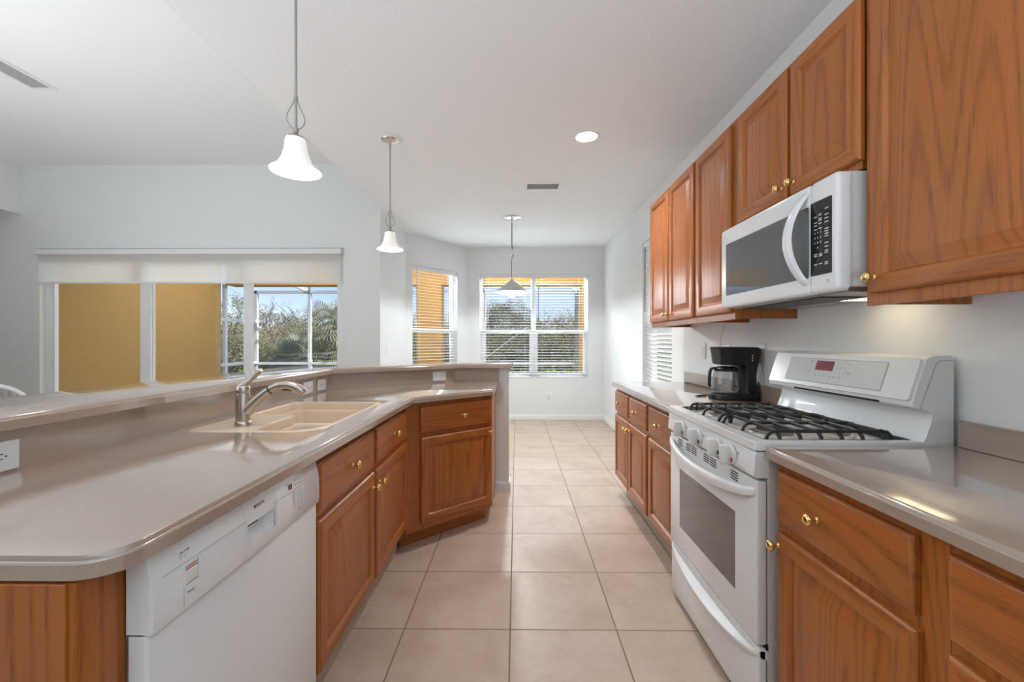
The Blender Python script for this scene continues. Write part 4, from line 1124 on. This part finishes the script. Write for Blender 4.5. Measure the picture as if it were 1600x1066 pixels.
# white chair peeping over the bar at the far left
t = thing('chair', 'white chair back just showing above the bar at the left edge', 'chair', (-4.17, 3.25, 0), R(20))
bm = NB(); rings = []
arc = []
for i in range(17):
    a = PI * i / 16; arc.append((-.25 * math.cos(a), .45 + .435 * math.sin(a) ** .6))
tube(bm, [(x, .22 - .10 * ((zz - .45) / .435), zz) for x, zz in arc], .016, 10); obj('back_frame', bm, 'chair_white', t, smooth=60)
bm = NB()
for k in range(9):
    x = -.2 + .05 * k; h = .45 + .41 * (max(0, 1 - (x / .25) ** 2)) ** .3
    cyl(bm, (x, .22, .45), (x, .12, h), .007, n=8)
obj('backrest', bm, 'chair_grey', t)
bm = NB(); prism(bm, rrect(-.25, .25, -.25, .24, .05), .42, .46); obj('seat', bm, 'chair_white', t)
for x in (-.22, .22):
    for y in (-.21, .2):
        bm = NB(); cyl(bm, (x * 1.05, y * 1.05, 0), (x, y, .425), .014, .018, n=12); obj('leg', bm, 'chair_white', t)

# ------------------------------------------------------------------ lanai and garden
bm = NB(); box(bm, -9, 5, 4.96, 9.3, -.16, -.06); struct(obj('patio_floor', bm, 'deck', smooth=0), 'grey patio deck', 'patio')
bm = NB(); box(bm, -60, 60, 9.3, 80, -.2, -.08); struct(obj('ground', bm, 'lawn', smooth=0), 'green lawn beyond the screen cage', 'lawn')
bm = NB(); box(bm, -5.70, -5.45, 4.96, 7.77, -.1, 2.75); struct(obj('wall_lanai', bm, 'stucco_tan', smooth=0), 'tan stucco wall outside the sliding doors', 'wall')
bm = NB(); prism(bm, ccw([(-8.5, 4.96), (-1.70, 4.96), (-1.70, 5.93), (-.85, 6.95), (3.0, 6.95), (3.0, 8.2), (-8.5, 8.2)]), 2.75, 2.85); struct(obj('lanai_ceiling', bm, 'lanai_paint', smooth=0), 'pale lanai ceiling', 'ceiling')
bm = NB(); box(bm, -5.45, 2.0, 7.9, 8.2, 2.30, 2.76); struct(obj('lanai_beam', bm, 'stucco_orange', smooth=0), 'orange stucco beam along the lanai edge', 'beam')
def column(x0, x1, y0, y1, label):
    bm = NB(); box(bm, x0, x1, y0, y1, -.1, 2.31, .008, 1); tag(obj('lanai_column', bm, 'stucco_orange'), label, 'column')
column(-1.86, -1.40, 7.9, 8.2, 'orange stucco column seen through the angled nook window')
column(1.215, 1.65, 7.9, 8.2, 'orange stucco column at the right edge of the back window')
# ceiling fan of the lanai
t = thing('ceiling_fan', 'white ceiling fan seen through the roller shade', 'fan', (-3.72, 6.6, 2.75))
bm = NB(); cyl(bm, (0, 0, -.29), (0, 0, 0), .014, n=12); lathe(bm, [(.001, -.05), (.07, -.045), (.075, 0)], 24); obj('downrod', bm, 'fan_white', t)
bm = NB(); lathe(bm, [(.001, -.39), (.05, -.388), (.09, -.36), (.11, -.34), (.11, -.30), (.06, -.275), (.001, -.27)], 28); obj('motor', bm, 'fan_white', t)
for k in range(5):
    a = 2 * PI * k / 5 + .35; bm = NB()
    prism(bm, [(.10, -.02), (.22, -.055), (.62, -.07), (.66, -.04), (.66, .04), (.62, .07), (.22, .055), (.10, .02)], -.325, -.318, M=Matrix.Rotation(a, 4, 'Z')); obj('blade', bm, 'fan_white', t, smooth=0)
# screen cage
cg = thing('screen_cage', 'pale metal pool cage frame beyond the patio', 'screen cage', (0, 0, 0))
CY = 9.05
def gx(px, y): return (px - 807) / 663 * y
CZ = 2.33
def gz(py, y): return 1.24 + (534 - py) / 663 * y
bm = NB()
for px in (398, 482.5, 757, 640):
    x = gx(px, CY); box(bm, x - .03, x + .03, CY - .03, CY + .03, -.1, CZ)
obj('post', bm, 'cage_metal', cg, smooth=0)
bm = NB(); x = gx(901, CY); box(bm, x - .04, x + .04, CY - .04, CY + .04, -.1, CZ); obj('post', bm, 'cage_bronze', cg, smooth=0, label='dark bronze corner post')
bm = NB(); box(bm, gx(395, CY), gx(905, CY), CY - .03, CY + .03, CZ - .06, CZ); obj('eave_beam', bm, 'cage_metal', cg, smooth=0)
bm = NB(); box(bm, gx(395, CY), gx(905, CY), CY - .025, CY + .025, .75, .80); obj('chair_rail', bm, 'cage_metal', cg, smooth=0)
for px, dx in ((482.5, -.55), (482.5, .38), (757, 0), (901, -.55), (640, 0)):
    bm = NB(); x = gx(px, CY); rectsweep(bm, [(x, CY, CZ - .02), (x + dx, 8.23, 2.60)], (0, 0, 1), .04, .07); obj('rafter', bm, 'cage_metal', cg, smooth=0)
bm = NB(); rectsweep(bm, [(gx(755, CY), CY, gz(562, CY)), (gx(824, CY), CY, gz(511, CY))], (0, 1, 0), .02, .02); obj('brace', bm, 'cage_metal', cg, smooth=0)
# cage side wall, at the end of the stucco wall
bm = NB(); xs_ = -5.55
for y in (7.83, 8.02): box(bm, xs_ - .03, xs_ + .03, y - .03, y + .03, -.1, CZ)
obj('side_post', bm, 'cage_metal', cg, smooth=0)
bm = NB()
for zz in (1.66, .80): box(bm, xs_ - .025, xs_ + .025, 7.80, 9.02, zz - .03, zz + .03)
obj('side_rail', bm, 'cage_metal', cg, smooth=0)

def leaves(n, ctr, rad, size, fill=.75, flat=.6, seedk=0):
    rnd = random.Random(seedk); vs, fs = [], []
    for _ in range(n):
        while True:
            p = Vector((rnd.uniform(-1, 1), rnd.uniform(-1, 1), rnd.uniform(-1, 1)))
            if fill < p.length <= 1.0 or (p.length <= 1 and rnd.random() < .25): break
        p *= 1 + .18 * math.sin(5 * p.x + seedk) * math.sin(4 * p.z + 2 * seedk)
        c = Vector((ctr[0] + p.x * rad[0], ctr[1] + p.y * rad[1], ctr[2] + p.z * rad[2]))
        d = Vector((rnd.gauss(0, 1), rnd.gauss(0, 1), rnd.gauss(.2, .8))).normalized(); e = d.cross(Vector((rnd.gauss(0, 1), rnd.gauss(0, 1), rnd.gauss(0, 1)))).normalized()
        s = size * rnd.uniform(.6, 1.4); i = len(vs)
        vs += [c - d * s, c + e * s * .38, c + d * s, c - e * s * .38]; fs.append((i, i + 1, i + 2, i + 3))
    return vs, fs
def shrub(x, y, w, h, mat, label, seed, n=11000, group=None, size=.033):
    t = thing('shrub', label, 'shrub', (x, y, -.1), 0, group)
    vs, fs = leaves(n, (0, 0, h * .5), (w / 2, w / 2.4, h * .52), size, .62, seedk=seed); rawobj('foliage', vs, fs, mat, t)
    bm = NB(); rnd = random.Random(seed)
    for k in range(5): cyl(bm, (rnd.uniform(-.1, .1), rnd.uniform(-.1, .1), 0), (rnd.uniform(-w / 3, w / 3), rnd.uniform(-w / 4, w / 4), h * .8), .03, .008, n=6)
    obj('stems', bm, 'bark', t)
def palm(x, y, h, r, label, seed):
    t = thing('palm_tree', label, 'palm', (x, y, -.1)); rnd = random.Random(seed)
    bm = NB(); tube(bm, [(0, 0, 0), (.05, 0, h * .5), (0, 0, h)], .14, 10, rads=[.17, .14, .12]); obj('trunk', bm, 'bark', t)
    vs, fs = [], []
    for k in range(44):
        az = rnd.uniform(0, 2 * PI); el = rnd.uniform(-.6, 1.25); d = Vector((math.cos(az) * math.cos(el), math.sin(az) * math.cos(el), math.sin(el)))
        st = rnd.uniform(.45, .8) * r; c = Vector((0, 0, h)) + d * st; s = d.cross(Vector((0, 0, 1))).normalized(); u = s.cross(d)
        for j in range(17):
            th = -1.9 + 3.8 * j / 16; ld = (d * math.cos(th) + s * math.sin(th)).normalized(); L = r * .62 * (1 - .15 * abs(th) / 2)
            q = (ld.cross(u)).normalized() * .016; i = len(vs); tip = c + ld * L - Vector((0, 0, 1)) * L * .28
            vs += [c, c + ld * L * .55 + q, tip, c + ld * L * .55 - q]; fs.append((i, i + 1, i + 2, i + 3))
    rawobj('fronds', vs, fs, 'leaf_palm', t)
def baretree(x, y, h, label, seed, leafy=0):
    t = thing('bare_tree', label, 'tree', (x, y, -.1)); rnd = random.Random(seed); bm = NB(); tips = []
    def br(p, d, L, r, lv):
        q = p + d * L; m = p + d * L * .5 + Vector((rnd.gauss(0, .05), rnd.gauss(0, .05), 0)) * L
        tube(bm, [p, m, q], r, 5, rads=[r, r * .85, r * .65])
        tips.append(q)
        if lv == 0: return
        for _ in range(3 if lv > 1 else 2):
            nd2 = (d + Vector((rnd.gauss(0, .5), rnd.gauss(0, .5), rnd.gauss(.15, .3)))).normalized(); br(q if rnd.random() < .7 else m, nd2, L * rnd.uniform(.55, .8), r * .6, lv - 1)
    br(Vector((0, 0, 0)), Vector((0, 0, 1)), h * .38, .05, 5); obj('branches', bm, 'bark', t, smooth=60, merge_d=False)
    if leafy:
        vs, fs = [], []
        for _ in range(leafy):
            c = rnd.choice(tips) + Vector((rnd.gauss(0, .12), rnd.gauss(0, .12), rnd.gauss(0, .1))); d = Vector((rnd.gauss(0, 1), rnd.gauss(0, 1), rnd.gauss(0, 1))).normalized(); e = d.orthogonal(); s = .035
            i = len(vs); vs += [c - d * s, c + e * s * .5, c + d * s, c - e * s * .5]; fs.append((i, i + 1, i + 2, i + 3))
        rawobj('foliage', vs, fs, 'leaf_olive', t)
GRP = 'bushes of the thicket behind the screen cage'
rnd = random.Random(3)
sp = [(345, 17, 3.0, 2.2, 'leaf_olive'), (375, 16, 2.6, 1.7, 'leaf_olive'), (410, 17.5, 2.8, 1.9, 'leaf_brown'), (440, 16, 2.6, 1.5, 'leaf_olive'), (470, 18, 3.0, 2.2, 'leaf_olive'),
      (505, 16.5, 2.6, 1.8, 'leaf_brown'), (540, 17.5, 3.0, 2.2, 'leaf_olive'), (600, 18, 3.4, 2.2, 'leaf_dark'), (650, 16.5, 2.8, 1.9, 'leaf_olive'), (700, 17.5, 3.0, 2.1, 'leaf_brown'),
      (750, 16.5, 2.8, 1.9, 'leaf_olive'), (855, 16.5, 2.6, 1.75, 'leaf_olive'), (900, 17.5, 3.0, 1.9, 'leaf_dark'), (960, 18, 3.4, 2.2, 'leaf_olive')]
KIND = {'leaf_olive': 'olive green bush in the thicket behind the screen cage', 'leaf_brown': 'brownish dry bush in the thicket behind the screen cage', 'leaf_dark': 'dark green bush in the thicket behind the screen cage'}
for i, (px, y, w, h, m) in enumerate(sp):
    shrub(gx(px, y), y, w, h, m, KIND[m], 10 + i, group=GRP + ', ' + m.split('_')[1])
for i, px in enumerate((330, 420, 510, 600, 690, 780, 870, 960)):
    shrub(gx(px, 21), 21, 5.0, 2.5 + .3 * (i % 3), 'leaf_dark' if i % 2 else 'leaf_olive', 'distant bush closing the back of the thicket', 60 + i, n=9000, group='distant bushes at the back of the thicket', size=.045)
shrub(gx(797, 17.5), 17.5, 2.3, 3.1, 'leaf_dark', 'big round dark bush seen under the cone pendant', 41, n=16000, size=.034)
palm(gx(515, 15), 15, 1.75, 1.0, 'fan palm right of the middle cage post in the sliding door view', 4)
palm(gx(492, 14.4), 14.4, .7, .8, 'low pale fan palm at the foot of the middle cage post', 5)
palm(gx(458, 15.5), 15.5, .8, .8, 'low fan palm left of the middle cage post', 6)
baretree(gx(363, 16), 16, 3.6, 'leafy branched tree beside the tan stucco wall', 21, leafy=900)
baretree(gx(405, 18), 18, 3.1, 'bare twiggy tree at the left of the wide glass panel', 22)
baretree(gx(430, 19), 19, 2.9, 'bare twiggy tree left of the middle of the wide glass panel', 23)
baretree(gx(465, 20), 20, 3.2, 'bare twiggy tree close left of the middle cage post', 24)
baretree(gx(530, 19), 19, 3.0, 'bare twiggy tree at the right edge of the sliding doors', 25, leafy=350)
baretree(gx(868, 18), 18, 2.8, 'bare twiggy tree in the right half of the back window', 26)
baretree(gx(895, 15), 15, 2.6, 'leafy tree behind the bronze cage post in the back window', 27, leafy=350)
baretree(gx(765, 19), 19, 3.2, 'thin tree at the left edge of the back window', 28, leafy=350)
vs, fs = [], []
for px in range(380, 960, 14):
    a, b = leaves(170, (gx(px, 10.2), 10.2, .22), (.2, .25, .36), .06, .5, seedk=px); k = len(vs); vs += a; fs += [tuple(i + k for i in f) for f in b]
o = rawobj('hedge', vs, fs, 'leaf_hedge'); tag(o, 'low bright green hedge just outside the cage rail', 'hedge', kind='stuff')
